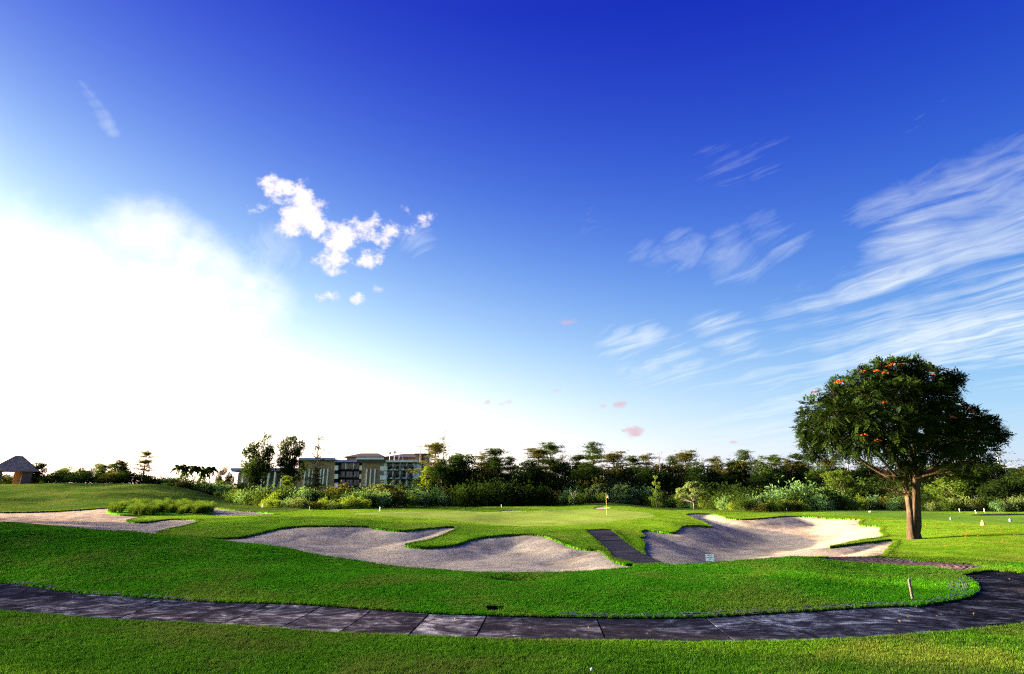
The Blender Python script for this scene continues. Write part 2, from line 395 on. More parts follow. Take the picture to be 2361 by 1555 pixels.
NEAR = [(0, 1409), (254, 1430), (386, 1434), (492, 1441), (633, 1448), (741, 1456), (937, 1466), (1090, 1473), (1250, 1476), (1480, 1480), (1702, 1482), (1909, 1476), (2097, 1465), (2299, 1446)]
FAR = [(0, 1343), (196, 1367), (330, 1376), (508, 1387), (622, 1392), (741, 1398), (858, 1405), (990, 1413), (1122, 1418), (1250, 1421), (1440, 1423), (1626, 1421), (1815, 1411), (2003, 1400), (2111, 1396)]
near_w = [flat_at(*q) for q in NEAR]; far_w = [flat_at(*q) for q in FAR]
def extend(p, k, a=8.0):       # carry the path on beyond the left edge of the frame
    (x0, y0), (x1, y1) = p[0], p[1]
    L = math.hypot(x0 - x1, y0 - y1); dx, dy = (x0 - x1) / L, (y0 - y1) / L
    return [(x0 + dx * a * i, y0 + dy * a * i) for i in range(k, 0, -1)] + p
near_w = extend(near_w, 3); far_w = extend(far_w, 3)
def resample(P, n, closed=False):
    P = np.array(P, float)
    if len(P) > 3:      # smooth first
        Q = np.vstack([2 * P[0] - P[1], P, 2 * P[-1] - P[-2]]); o = []
        for i in range(1, len(Q) - 2):
            p0, p1, p2, p3 = Q[i - 1], Q[i], Q[i + 1], Q[i + 2]
            for k in range(8):
                t = k / 8
                o.append(0.5 * ((2 * p1) + (p2 - p0) * t + (2 * p0 - 5 * p1 + 4 * p2 - p3) * t * t + (3 * p1 - p0 - 3 * p2 + p3) * t ** 3))
        o.append(P[-1]); P = np.array(o)
    s = np.r_[0, np.cumsum(np.hypot(*np.diff(P, axis=0).T))]
    u = np.linspace(0, s[-1], n)
    return np.c_[np.interp(u, s, P[:, 0]), np.interp(u, s, P[:, 1])]
near_c, far_c = resample(near_w, 160), resample(far_w, 160)
asp_left = [(2111, 1396), (2160, 1389), (2218, 1378), (2246, 1368), (2255, 1355), (2250, 1344), (2237, 1331), (2213, 1320)]
asp_top = [(2245, 1313), (2283, 1309), (2361, 1315), (2480, 1325)]
asp_bot = [(2299, 1446), (2361, 1438), (2480, 1420)]
asphalt = [flat_at(*q) for q in asp_left + asp_top] + [(27, 17), (24, 13.5)] + [flat_at(*q) for q in asp_bot[::-1]]
ASPH_C = np.array([flat_at(2060, 1412)] + [flat_at(2111, 1397)] + resample([flat_at(*q) for q in asp_left], 40).tolist()[1:] + [flat_at(*q) for q in asp_top[:3]] + [(24, 20.6), (34, 21.5), (34, 13.5)] + [flat_at(*q) for q in asp_bot[:0:-1]] + [flat_at(2299, 1446), flat_at(2240, 1440)])
REG['asphalt'] = ASPH_C
REG['path'] = np.vstack([near_c, far_c[::-1]])
strip_px = [(1840, 1289.5), (1928, 1283), (2023, 1284), (2077, 1288), (2131, 1294), (2240, 1301), (2283, 1308), (2246, 1312.5), (2213, 1319.5), (2207, 1318), (2153, 1309), (2066, 1304), (1980, 1298.5), (1893, 1291)]
REG['pavers'] = np.array(trace(strip_px)) if False else np.array([ground(*q, y0=17.0) for q in strip_px])
walk_px = [(1347, 1222), (1408, 1221), (1440, 1246), (1478, 1272), (1535, 1306)]
walk_l = [(1347, 1222), (1373, 1244), (1398, 1266), (1414, 1286), (1462, 1312)]
WALK_L = [ground(*q, y0=21.0) for q in walk_l[:-1]] + [tuple(at(1466, 1313, 22.2))[:2]]
WALK_R = [ground(*q, y0=21.0) for q in walk_px[1:-1]] + [tuple(at(1533, 1306, 21.9))[:2]]
REG['walk'] = np.array(WALK_L + WALK_R[::-1])
dr = at(1140, 1402, 12.9)
REG['drain'] = np.array([ground(1116, 1409, 8), ground(1160, 1408.5, 8), ground(1168, 1398, 8), ground(1120, 1395.5, 8)])

REG['verge'] = np.vstack([near_c, [flat_at(*q) for q in asp_bot[1:]], [(34, 13.4), (60, 13), (60, -40), (-80, -40), (-80, 20)]])
# polar sheet: fine inside the picture, coarse behind the viewer, reaching the horizon
ang = np.r_[np.arange(-180, -48, 4.0), np.arange(-48, 48.01, 0.16), np.arange(52, 180, 4.0)]
rad = np.r_[np.linspace(0.6, 6, 10)[:-1], np.arange(6, 15, 0.11), np.arange(15, 27, 0.14), np.arange(27, 60, 0.26), np.arange(60, 130, 0.75), np.arange(130, 260, 6), np.geomspace(260, 6000, 22)]
na, nr = len(ang), len(rad)
AA, RR = np.meshgrid(np.radians(ang), rad, indexing='ij')
GX, GY = (RR * np.sin(AA)).ravel(), (RR * np.cos(AA)).ravel()
GZ = zt(GX, GY)
idx = np.arange(na * nr).reshape(na, nr)
i2 = np.roll(idx, -1, 0)
q = np.stack([idx[:, :-1], i2[:, :-1], i2[:, 1:], idx[:, 1:]], -1).reshape(-1, 4)
TR = np.vstack([q[:, [0, 2, 1]], q[:, [0, 3, 2]]])
GV = np.c_[GX, GY, GZ]
ctr = np.array([[0, 0, z1(0, 0)]])
TR = np.vstack([TR, np.c_[np.full(na, len(GV)), idx[:, 0], np.roll(idx[:, 0], -1)][:, [0, 1, 2]]])
GV = np.vstack([GV, ctr])

def cut(V, T, P):
    """cut triangles along the outline P: returns V (grown), inside tris, outside tris, boundary edges (outside side)"""
    lo, hi = P.min(0) - 1.5, P.max(0) + 1.5
    s = np.full(len(V), 10.0)
    m = (V[:, 0] > lo[0]) & (V[:, 0] < hi[0]) & (V[:, 1] > lo[1]) & (V[:, 1] < hi[1])
    s[m] = poly_sdf(P, V[m, 0], V[m, 1])
    s[np.abs(s) < 1e-5] = 1e-5
    ts = s[T]
    ins = (ts < 0).all(1); out = (ts > 0).all(1); mixd = ~(ins | out)
    newV, cache, ti, to, edges = [], {}, [], [], []
    n0 = len(V)
    def mid(a, b):
        k = (a, b) if a < b else (b, a)
        if k not in cache:
            f = s[a] / (s[a] - s[b])
            newV.append(V[a] + (V[b] - V[a]) * f); cache[k] = n0 + len(newV) - 1
        return cache[k]
    for tri in T[mixd]:
        a, b, c = map(int, tri)
        for _ in range(3):
            if (s[a] < 0) != (s[b] < 0) and (s[a] < 0) != (s[c] < 0): break
            a, b, c = b, c, a
        ab, ac = mid(a, b), mid(a, c)
        one, two = (ti, to) if s[a] < 0 else (to, ti)
        one.append((a, ab, ac)); two.append((ab, b, c)); two.append((ab, c, ac))
        edges.append((ab, ac))
    V2 = np.vstack([V, np.array(newV)]) if newV else V
    TI = np.vstack([T[ins], np.array(ti, int).reshape(-1, 3)]); TO = np.vstack([T[out], np.array(to, int).reshape(-1, 3)])
    return V2, TI, TO, edges

def mesh_np(name, V, T, smooth=True, attrs=None):
    V = np.asarray(V, np.float32); T = np.asarray(T, np.int32)
    me = bpy.data.meshes.new(name)
    k = T.shape[1]
    me.vertices.add(len(V)); me.vertices.foreach_set('co', V.ravel())
    me.loops.add(T.size); me.loops.foreach_set('vertex_index', T.ravel())
    me.polygons.add(len(T)); me.polygons.foreach_set('loop_start', np.arange(0, T.size, k, dtype=np.int32))
    me.polygons.foreach_set('use_smooth', np.full(len(T), smooth))
    for an, av in (attrs or {}).items():
        at_ = me.attributes.new(an, 'FLOAT', 'POINT'); at_.data.foreach_set('value', np.asarray(av, np.float32))
    me.update(calc_edges=True); me.validate()
    return me

def compact(V, T):
    u, inv = np.unique(T, return_inverse=True)
    return V[u], inv.reshape(T.shape)

def link(name, me, mat=None, parent=None, **props):
    o = bpy.data.objects.new(name, me); COL.objects.link(o)
    if mat is not None and me is not None:
        me.materials.clear(); me.materials.append(mat)
    if parent is not None: o.parent = parent
    for k, v in props.items(): o[k] = v
    return o

def tag(o, label, cat, group=None):
    o['label'] = label; o['category'] = cat
    if group: o['group'] = group
    return o

def empty(name, loc, label, cat, group=None, rz=0.0, scale=1.0):
    o = bpy.data.objects.new(name, None); COL.objects.link(o)
    o.location = loc; o.rotation_euler = (0, 0, rz)
    o.scale = (scale,) * 3 if not isinstance(scale, tuple) else scale
    o.empty_display_size = 0.2
    return tag(o, label, cat, group)

# ------------------------------------------------------------------ materials
def new_mat(name):
    m = bpy.data.materials.new(name); m.use_nodes = True
    g = NT(m.node_tree); b = g.n['Principled BSDF']
    return m, g, b

def bump(g, b, h, strength=0.5, dist=0.02):
    nd = g.node('ShaderNodeBump'); nd.inputs['Strength'].default_value = strength; nd.inputs['Distance'].default_value = dist
    g.put(nd.inputs['Height'], h); g.l.new(nd.outputs[0], b.inputs['Normal'])

def pos(g):
    return g.node('ShaderNodeNewGeometry').outputs['Position']

def grass_mat(name, dark, mid, light, dry, dryness=0.5, bumpd=0.03):
    m, g, b = new_mat(name)
    p = pos(g)
    big = g.noise(p, 0.24, 7, 0.68, 0.6)
    med = g.noise(p, 0.9, 6, 0.72, 0.6)
    fin = g.noise(p, 9.0, 4, 0.75)
    vf = g.noise(p, 42.0, 3, 0.7)
    t = g.math('ADD', g.math('MULTIPLY', med, 0.45), g.math('ADD', g.math('MULTIPLY', fin, 0.3), g.math('MULTIPLY', vf, 0.25)))
    c = g.ramp(t, [(0.40, dark), (0.50, mid), (0.60, light)])
    dr = g.math('MULTIPLY', g.rng(g.math('ADD', g.math('MULTIPLY', big, 0.6), g.math('MULTIPLY', fin, 0.4)), 0.455, 0.62), dryness)
    c = g.mix(dr, c, dry)
    spot = g.rng(g.noise(p, 2.6, 6, 0.75, 0.5), 0.58, 0.72, 0.0, 0.40)
    c = g.mix(spot, c, tuple(0.55 * q_ for q_ in dark))
    x_, y_, z_ = g.sep(p)
    band = g.math('SINE', g.math('MULTIPLY', g.math('ADD', g.math('MULTIPLY', x_, 0.35), g.math('ADD', y_, g.math('MULTIPLY', big, 2.5))), 2.6))
    c = g.mix(g.rng(band, -0.5, 0.5, 0.0, 0.16), c, light)
    g.l.new(c, b.inputs['Base Color'])
    b.inputs['Roughness'].default_value = 0.85
    b.inputs['Specular IOR Level'].default_value = 0.0
    bump(g, b, g.math('ADD', g.math('MULTIPLY', fin, 0.6), vf), 0.9, bumpd)
    return m

M = {}
M['rough'] = grass_mat('grass_rough', (0.020, 0.092, 0.003), (0.048, 0.205, 0.005), (0.092, 0.295, 0.009), (0.175, 0.170, 0.028), 0.55, 0.05)
M['apron'] = grass_mat('grass_apron', (0.030, 0.085, 0.004), (0.080, 0.168, 0.007), (0.130, 0.240, 0.012), (0.200, 0.185, 0.030), 0.5, 0.04)  # yellow of sunlit grass painted into the turf colour
M['verge'] = grass_mat('grass_verge', (0.026, 0.085, 0.005), (0.068, 0.175, 0.009), (0.120, 0.255, 0.015), (0.180, 0.160, 0.035), 0.55, 0.04)
M['far_rough'] = grass_mat('grass_far_rough', (0.017, 0.042, 0.005), (0.038, 0.080, 0.010), (0.072, 0.118, 0.016), (0.125, 0.115, 0.028), 0.7, 0.08)
M['green'] = grass_mat('grass_green', (0.13, 0.19, 0.03), (0.155, 0.22, 0.036), (0.18, 0.245, 0.042), (0.21, 0.21, 0.055), 0.5, 0.008)
M['teegrass'] = grass_mat('grass_tee', (0.050, 0.115, 0.012), (0.066, 0.142, 0.015), (0.085, 0.165, 0.018), (0.13, 0.155, 0.03), 0.5, 0.012)

def sand_mat():
    m, g, b = new_mat('bunker_sand')
    p = pos(g)
    x, y, z = g.sep(p)
    n1 = g.noise(p, 0.55, 5, 0.65, 0.5); n2 = g.noise(p, 7.0, 5, 0.7); n3 = g.noise(p, 60.0, 2, 0.6)
    rk = g.noise(g.comb(g.math('MULTIPLY', x, 1.2), g.math('MULTIPLY', y, 7.0), 0.0), 1.4, 4, 0.6, 0.9)
    t = g.math('ADD', g.math('MULTIPLY', n1, 0.45), g.math('ADD', g.math('MULTIPLY', n2, 0.25), g.math('MULTIPLY', rk, 0.3)))
    c = g.ramp(t, [(0.38, (0.22, 0.160, 0.118)), (0.5, (0.37, 0.285, 0.210)), (0.63, (0.48, 0.385, 0.29))])
    c = g.mix(g.rng(n3, 0.58, 0.74, 0, 0.25), c, (0.16, 0.125, 0.10))
    c = g.mix(g.rng(g.noise(p, 17.0, 4, 0.7), 0.55, 0.72, 0, 0.28), c, (0.20, 0.155, 0.125))
    g.l.new(c, b.inputs['Base Color']); b.inputs['Roughness'].default_value = 0.95; b.inputs['Specular IOR Level'].default_value = 0.0
    bump(g, b, g.math('ADD', g.math('MULTIPLY', rk, 1.2), g.math('MULTIPLY', n1, 2.0)), 0.6, 0.05)
    return m
M['sand'] = sand_mat()

def concrete_mat(name, tone=1.0, dark=0.55):
    m, g, b = new_mat(name)
    p = pos(g); x, y, z = g.sep(p)
    rnd = g.node('ShaderNodeObjectInfo').outputs['Random']
    off = g.vmath('ADD', p, g.comb(g.math('MULTIPLY', rnd, 9.0), 0.0, 0.0))
    blot = g.noise(off, 1.3, 7, 0.72, 1.2)
    strk = g.noise(g.vmath('MULTIPLY', off, (1.0, 3.0, 1.0)), 2.6, 7, 0.75, 0.8)
    fin = g.noise(p, 55, 3, 0.6)
    t = g.math('ADD', g.math('MULTIPLY', blot, 0.6), g.math('MULTIPLY', strk, 0.4))
    t = g.math('MULTIPLY_ADD', g.math('SUBTRACT', t, 0.5), 1.5, 0.475)
    t = g.math('ADD', t, g.math('MULTIPLY', g.math('SUBTRACT', rnd, 0.45), 0.10))
    k = tone
    c = g.ramp(t, [(0.38, (0.015 * k, 0.014 * k, 0.024 * k)), (0.49, (0.044 * k, 0.041 * k, 0.064 * k)), (0.565, (0.135 * k, 0.132 * k, 0.178 * k)), (0.66, (0.43 * k, 0.43 * k, 0.50 * k))])
    c = g.mix(g.rng(fin, 0.35, 0.7, 0.0, 0.35), c, (0.05 * k, 0.046 * k, 0.044 * k))
    g.l.new(c, b.inputs['Base Color']); b.inputs['Roughness'].default_value = 1.0; b.inputs['Specular IOR Level'].default_value = 0.0
    bump(g, b, g.math('ADD', fin, g.math('MULTIPLY', strk, 2.0)), 0.5, 0.01)
    return m
M['slab'] = concrete_mat('weathered_concrete', 0.68)
M['asphalt'] = concrete_mat('dark_asphalt', 0.34)

def plain(name, col, rough=0.7, var=0.18, scale=6.0, metal=0.0, spec=0.04, bmp=0.0):
    m, g, b = new_mat(name)
    p = g.node('ShaderNodeTexCoord').outputs['Object']
    n = g.noise(p, scale, 5, 0.65)
    lo = tuple(c * (1 - var) for c in col); hi = tuple(min(1, c * (1 + var)) for c in col)
    g.l.new(g.ramp(n, [(0.3, lo), (0.7, hi)]), b.inputs['Base Color'])
    b.inputs['Roughness'].default_value = rough; b.inputs['Metallic'].default_value = metal; b.inputs['Specular IOR Level'].default_value = spec
    if bmp: bump(g, b, n, 0.6, bmp)
    return m

# ------------------------------------------------------------------ cut the sheet into lawn, sand, greens and paths
V, T = GV, TR
pieces, LIPS = {}, {}
for k in ('drain', 'path', 'asphalt', 'pavers', 'walk', 'left', 'right', 'far_mid', 'far_left', 'green', 'tee', 'hill', 'apron', 'verge'):
    V, TI, T, ed = cut(V, T, REG[k])
    pieces[k] = TI; LIPS[k] = ed
def lowered(k, dz, name, mat, bowl=0.0, run=2.5, **props):
    v, t = compact(V, pieces[k]); v = v.copy(); v[:, 2] -= dz
    if bowl:
        q_ = np.clip(-poly_sdf(REG[k], v[:, 0], v[:, 1]) / run, 0, 1)
        if k == 'left': q_ = q_ * np.clip((v[:, 0] + 15) / 7, 0, 1)
        v[:, 2] -= bowl * q_ * q_ * (3 - 2 * q_) - .05 * vnoise(v[:, 0] / .8, v[:, 1] / .5, 9)
    return link(name, mesh_np(name, v, t), mat, kind='structure', **props)
# grass lips: skirts hanging from the cut edges of the turf
skV, skT = [], []
base_n = len(V)
used = np.zeros(len(V), bool); used[T.ravel()] = True; used[pieces['apron'].ravel()] = True; used[pieces['hill'].ravel()] = True; used[pieces['verge'].ravel()] = True
for k, dz in (('drain', .35), ('path', .12), ('asphalt', .12), ('pavers', .10), ('walk', .12), ('left', .30), ('right', .30), ('far_mid', .25), ('far_left', .25)):
    loc = {}
    for a, b in LIPS[k]:
        if not (used[a] and used[b]): continue
        for q_ in (a, b):
            if q_ not in loc:
                loc[q_] = base_n + len(skV); skV.append(V[q_] - np.array([0, 0, dz]))
        skT += [(a, b, loc[b]), (a, loc[b], loc[a])]
VA = np.vstack([V, np.array(skV)]); TA = np.vstack([T, np.array(skT, int)])
v, t = compact(VA, TA)
lawn = link('lawn', mesh_np('lawn', v, t), M['rough'], kind='structure')
lowered('left', .10, 'bunker_sand', M['sand'], .38, 2.6); lowered('right', .10, 'bunker_sand', M['sand'], .62, 4.2)
lowered('far_mid', .08, 'bunker_sand', M['sand']); lowered('far_left', .06, 'bunker_sand', M['sand'])
lowered('green', .004, 'putting_green', M['green']); lowered('tee', .004, 'tee_turf', M['teegrass'])
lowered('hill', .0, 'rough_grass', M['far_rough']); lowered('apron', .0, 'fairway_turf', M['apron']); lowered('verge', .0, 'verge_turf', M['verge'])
asph = lowered('asphalt', .035, 'asphalt_path', M['asphalt'])
M['bed'] = plain('path_bed', (0.03, 0.027, 0.024), 0.95)
path_root = lowered('path', .07, 'cart_path', M['bed'])

# ------------------------------------------------------------------ paths, kerbs and small course furniture
rng = np.random.default_rng(7)
random.seed(7)

class MB:
    """collects boxes, tubes and polygons for one mesh"""
    def __init__(self): self.v = []; self.f = []
    def add(self, V, Fc):
        n = len(self.v); self.v += [tuple(p) for p in V]; self.f += [tuple(i + n for i in q_) for q_ in Fc]; return self
    def box(self, x0, x1, y0, y1, z0, z1):
        return self.add([(x0, y0, z0), (x1, y0, z0), (x1, y1, z0), (x0, y1, z0), (x0, y0, z1), (x1, y0, z1), (x1, y1, z1), (x0, y1, z1)],
                        [(0, 3, 2, 1), (4, 5, 6, 7), (0, 1, 5, 4), (1, 2, 6, 5), (2, 3, 7, 6), (3, 0, 4, 7)])
    def prism(self, P, z0, z1):
        n = len(P)
        return self.add([(x, y, z0) for x, y in P] + [(x, y, z1) for x, y in P],
                        [tuple(range(n))[::-1], tuple(range(n, 2 * n))] + [(i, (i + 1) % n, n + (i + 1) % n, n + i) for i in range(n)])
    def tube(self, P, rad_, n=6, cap=True):
        P = [Vector(p) for p in P]; rings = []
        rr = rad_ if hasattr(rad_, '__len__') else [rad_] * len(P)
        up = Vector((0.13, 0.21, 1)).normalized()
        for i, p in enumerate(P):
            d = (P[min(i + 1, len(P) - 1)] - P[max(i - 1, 0)]).normalized()
            a = d.cross(up if abs(d.dot(up)) < 0.95 else Vector((1, 0, 0))).normalized(); b = d.cross(a)
            rings.append([p + (a * math.cos(2 * math.pi * k / n) + b * math.sin(2 * math.pi * k / n)) * rr[i] for k in range(n)])
        V_ = [q_ for r_ in rings for q_ in r_]
        F_ = [(i * n + k, i * n + (k + 1) % n, (i + 1) * n + (k + 1) % n, (i + 1) * n + k) for i in range(len(P) - 1) for k in range(n)]
        if cap: F_ += [tuple(range(n))[::-1], tuple(range((len(P) - 1) * n, len(P) * n))]
        return self.add(V_, F_)
    def mesh(self, name, smooth=False, bevel=0.0):
        me = bpy.data.meshes.new(name); me.from_pydata(self.v, [], self.f)
        if bevel:
            bm = bmesh.new(); bm.from_mesh(me)
            bmesh.ops.bevel(bm, geom=bm.edges[:], offset=bevel, segments=1, affect='EDGES', clamp_overlap=True)
            bm.to_mesh(me); bm.free()
        if smooth:
            me.polygons.foreach_set('use_smooth', [True] * len(me.polygons))
        me.update(); return me

def part(name, mb, mat, parent=None, smooth=False, bevel=0.0, **props):
    return link(name, mb.mesh(name, smooth, bevel), mat, parent, **props)

# slabs of the cart path: joints traced as (near edge px, far edge px)
JOINTS = [((11, 1409), (196, 1367)), ((254, 1430), (380, 1379)), ((386, 1434), (508, 1387)), ((492, 1441), (622, 1392)), ((633, 1448), (741, 1398)), ((773, 1457), (858, 1405)),
          ((937, 1466), (990, 1413)), ((1093, 1473), (1122, 1418)), ((1400, 1479), (1376, 1423)), ((1702, 1482), (1626, 1421)), ((2299, 1446), (2111, 1396))]
def edge_param(C, p):
    return float(np.argmin(np.hypot(C[:, 0] - p[0], C[:, 1] - p[1])))
near_f, far_f = resample(near_w, 2400), resample(far_w, 2400)
jn = [edge_param(near_f, flat_at(*a)) for a, b in JOINTS]; jf = [edge_param(far_f, flat_at(*b)) for a, b in JOINTS]
jn = [0.0, jn[0] - 520] + jn; jf = [0.0, jf[0] - 430] + jf
for i in range(len(jn) - 1):
    n0, n1, f0, f1 = jn[i] + .85, jn[i + 1] - .85, jf[i] + .85, jf[i + 1] - .85
    if i == 0: n0 = f0 = 0
    nu, nv = max(6, int((n1 - n0) / 60)), 6
    Vs, Ts = [], []
    for a in range(nu + 1):
        un, uf = n0 + (n1 - n0) * a / nu, f0 + (f1 - f0) * a / nu
        pn = np.array([np.interp(un, np.arange(2400), near_f[:, c_]) for c_ in (0, 1)]); pf = np.array([np.interp(uf, np.arange(2400), far_f[:, c_]) for c_ in (0, 1)])
        for b in range(nv + 1):
            k = 0.006 + (1 - 0.012) * b / nv
            p = pn + (pf - pn) * k
            Vs.append((p[0], p[1], 0.0))
    Vs = np.array(Vs); Vs[:, 2] = zt(Vs[:, 0], Vs[:, 1]) - 0.022 + random.uniform(-.003, .003)
    Tq = [(a * (nv + 1) + b, (a + 1) * (nv + 1) + b, (a + 1) * (nv + 1) + b + 1, a * (nv + 1) + b + 1) for a in range(nu) for b in range(nv)]
    nb = len(Vs); Vb = Vs.copy(); Vb[:, 2] -= 0.045
    ring = [a * (nv + 1) for a in range(nu + 1)] + [nu * (nv + 1) + b for b in range(1, nv + 1)] + [a * (nv + 1) + nv for a in range(nu - 1, -1, -1)] + [b for b in range(nv - 1, 0, -1)]
    Tq += [(ring[k + 1 - len(ring)] if k + 1 >= len(ring) else ring[k + 1], ring[k], ring[k] + nb, (ring[(k + 1) % len(ring)]) + nb) for k in range(len(ring))]
    me = bpy.data.meshes.new('slab'); me.from_pydata(np.vstack([Vs, Vb]).tolist(), [], Tq); me.update()
    link('slab', me, M['slab'], path_root)

# turf edging blocks along the far side of the path
M['block'] = plain('edging_block', (0.075, 0.07, 0.07), 0.9, 0.4, 14.0, bmp=0.01)
blk = MB().box(-.085, .085, -.06, .06, -.05, .028).mesh('edging_block', bevel=.012)
blk.materials.append(M['block'])
BLOCKS = []
def lay_blocks(C, i0, i1, offs, parent, step=0.205, keep=1.0):
    s = np.r_[0, np.cumsum(np.hypot(*np.diff(C, axis=0).T))]
    u = s[i0]
    while u < s[i1]:
        x, y = np.interp(u, s, C[:, 0]), np.interp(u, s, C[:, 1])
        x2, y2 = np.interp(u + .05, s, C[:, 0]), np.interp(u + .05, s, C[:, 1])
        a = math.atan2(y2 - y, x2 - x)
        for j, off in enumerate(offs):
            if random.random() > keep: continue
            bx, by = x - math.sin(a) * off, y + math.cos(a) * off
            o = link('edging_block', blk, None, parent); BLOCKS.append((bx, by))
            o.location = (bx + random.uniform(-.012, .012), by + random.uniform(-.012, .012), z1(bx, by) - .006 + random.uniform(-.012, .006))
            o.rotation_euler = (random.uniform(-.04, .04), random.uniform(-.04, .04), a + random.uniform(-.07, .07))
        u += step
kk = lambda px, py: int(edge_param(far_f, flat_at(px, py)))
lay_blocks(far_f, kk(1300, 1421), 2399, (.10, .25), path_root, keep=.85)
lay_blocks(far_f, kk(20, 1345), kk(480, 1386), (.10,), path_root, keep=.6)
asp_edge = resample([flat_at(*q_) for q_ in asp_left], 300)
lay_blocks(asp_edge, 20, 250, (.11, .27), asph, keep=.8)
lay_blocks(asp_edge, 110, 205, (.42, .57), asph, keep=.7)

# brown paver strip crossing behind the front lawn, and the walk down between the bunkers
M['paver'] = plain('paver_brown', (0.11, 0.072, 0.070), 0.9, 0.35, 9.0, bmp=0.01)
M['tie'] = plain('walk_tie', (0.036, 0.030, 0.040), 0.9, 0.45, 5.0, bmp=0.02)
pv_bed = lowered('pavers', .05, 'paver_strip', M['bed'])
P = REG['pavers']
mb = MB()
cx, cy = P.mean(0)
top_c, bot_c = resample(P[1:7], 200), resample(P[:-7:-1] if False else np.array([P[0]] + list(P[13:7:-1])), 200)
nrow = 74
for i in range(nrow):
    a, b = top_c[int(i * 199 / nrow)], top_c[int((i + 1) * 199 / nrow)]
    c, d = bot_c[int(i * 199 / nrow)], bot_c[int((i + 1) * 199 / nrow)]
    ncol = max(1, int(np.hypot(*(c - a)) / 0.22))
    for j in range(ncol):
        k0, k1 = (j + .04) / ncol, (j + .96) / ncol
        e0, e1 = .07, .93
        q4 = []
        for (ea, kb) in ((e0, k0), (e1, k0), (e1, k1), (e0, k1)):
            p0, p1 = a + (b - a) * ea, c + (d - c) * ea
            q4.append(p0 + (p1 - p0) * kb)
        z = z1(*np.mean(q4, 0)) - .012 + random.uniform(-.006, .006)
        if random.random() < .03: continue
        ar = [(q_[0], q_[1]) for q_ in q4]
        if sum(ar[m][0] * ar[(m + 1) % 4][1] - ar[(m + 1) % 4][0] * ar[m][1] for m in range(4)) < 0: ar = ar[::-1]
        mb.prism(ar, z - .05, z)
link('paver', mb.mesh('paver'), M['paver'], pv_bed, kind='stuff')

wk_bed = lowered('walk', .06, 'stepped_walk', M['bed'])
wl, wr = resample(WALK_L, 200), resample(WALK_R, 200)
nt_ = 56
for i in range(nt_):
    i0, i1 = int((i + .06) * 199 / nt_), int((i + .94) * 199 / nt_)
    P4 = [wl[i0], wr[i0], wr[i1], wl[i1]]
    mid_ = np.mean(P4, 0)
    P4 = [mid_ + (p_ - mid_) * (.985 + random.uniform(-.02, .02)) for p_ in P4]
    dzs = -.012 + random.uniform(-.008, .012)
    area = sum(P4[m][0] * P4[(m + 1) % 4][1] - P4[(m + 1) % 4][0] * P4[m][1] for m in range(4))
    if area < 0: P4 = P4[::-1]
    zz = zt([p_[0] for p_ in P4], [p_[1] for p_ in P4]) + dzs
    mbt = MB().add([(p_[0], p_[1], z_ - .07) for p_, z_ in zip(P4, zz)] + [(p_[0], p_[1], z_) for p_, z_ in zip(P4, zz)],
                   [(3, 2, 1, 0), (4, 5, 6, 7), (0, 1, 5, 4), (1, 2, 6, 5), (2, 3, 7, 6), (3, 0, 4, 7)])
    part('tie', mbt, M['tie'], wk_bed)

# drain inlet sunk in the edge of the lawn
M['drainwall'] = plain('drain_concrete', (0.06, 0.058, 0.055), 0.9, 0.3)
Dp = REG['drain']; zc_ = z1(*Dp.mean(0))
dr_root = empty('drain_inlet', (*Dp.mean(0), zc_), 'small dark open drain inlet in the grass bank above the cart path', 'drain')
mbd = MB()
Pin = [tuple(p_ - Dp.mean(0)) for p_ in Dp]
if sum(Pin[m][0] * Pin[(m + 1) % 4][1] - Pin[(m + 1) % 4][0] * Pin[m][1] for m in range(4)) < 0: Pin = Pin[::-1]
Pout = [(p_[0] * 1.12, p_[1] * 1.12) for p_ in Pin]
for m in range(4):
    a, b = Pin[m], Pin[(m + 1) % 4]; c, d = Pout[m], Pout[(m + 1) % 4]
    mbd.prism([a, c, d, b], -.5, -.05)
part('wall', mbd, M['drainwall'], dr_root)
part('floor', MB().prism(Pin, -.52, -.48), M['bed'], dr_root)
mg = MB()
for m in range(7):
    k = (m + .5) / 7
    a = [Pin[0][j] + (Pin[1][j] - Pin[0][j]) * k for j in (0, 1)]; b = [Pin[3][j] + (Pin[2][j] - Pin[3][j]) * k for j in (0, 1)]
    part('bar', MB().tube([(*a, -.2), (*b, -.2)], .012, 5), M['bed'], dr_root)

# survey stake by the path
M['wood'] = plain('raw_wood', (0.21, 0.145, 0.10), 0.85, 0.3, 9.0, bmp=0.01)
M['white'] = plain('white_paint', (0.78, 0.78, 0.76), 0.6, 0.06)
gx, gy = flat_at(2105, 1384)
st_ = part('wooden_stake', MB().add([(-.025, -.025, -.1), (.025, -.025, -.1), (.025, .025, -.1), (-.025, .025, -.1), (-.038, -.025, .44), (.012, -.025, .45), (.012, .025, .46), (-.038, .025, .44)],
     [(0, 3, 2, 1), (4, 5, 6, 7), (0, 1, 5, 4), (1, 2, 6, 5), (2, 3, 7, 6), (3, 0, 4, 7)]), M['wood'], bevel=.006)
st_.location = (gx, gy, z1(gx, gy)); tag(st_, 'thin wooden stake standing in the lawn edge beside the path bend', 'stake')

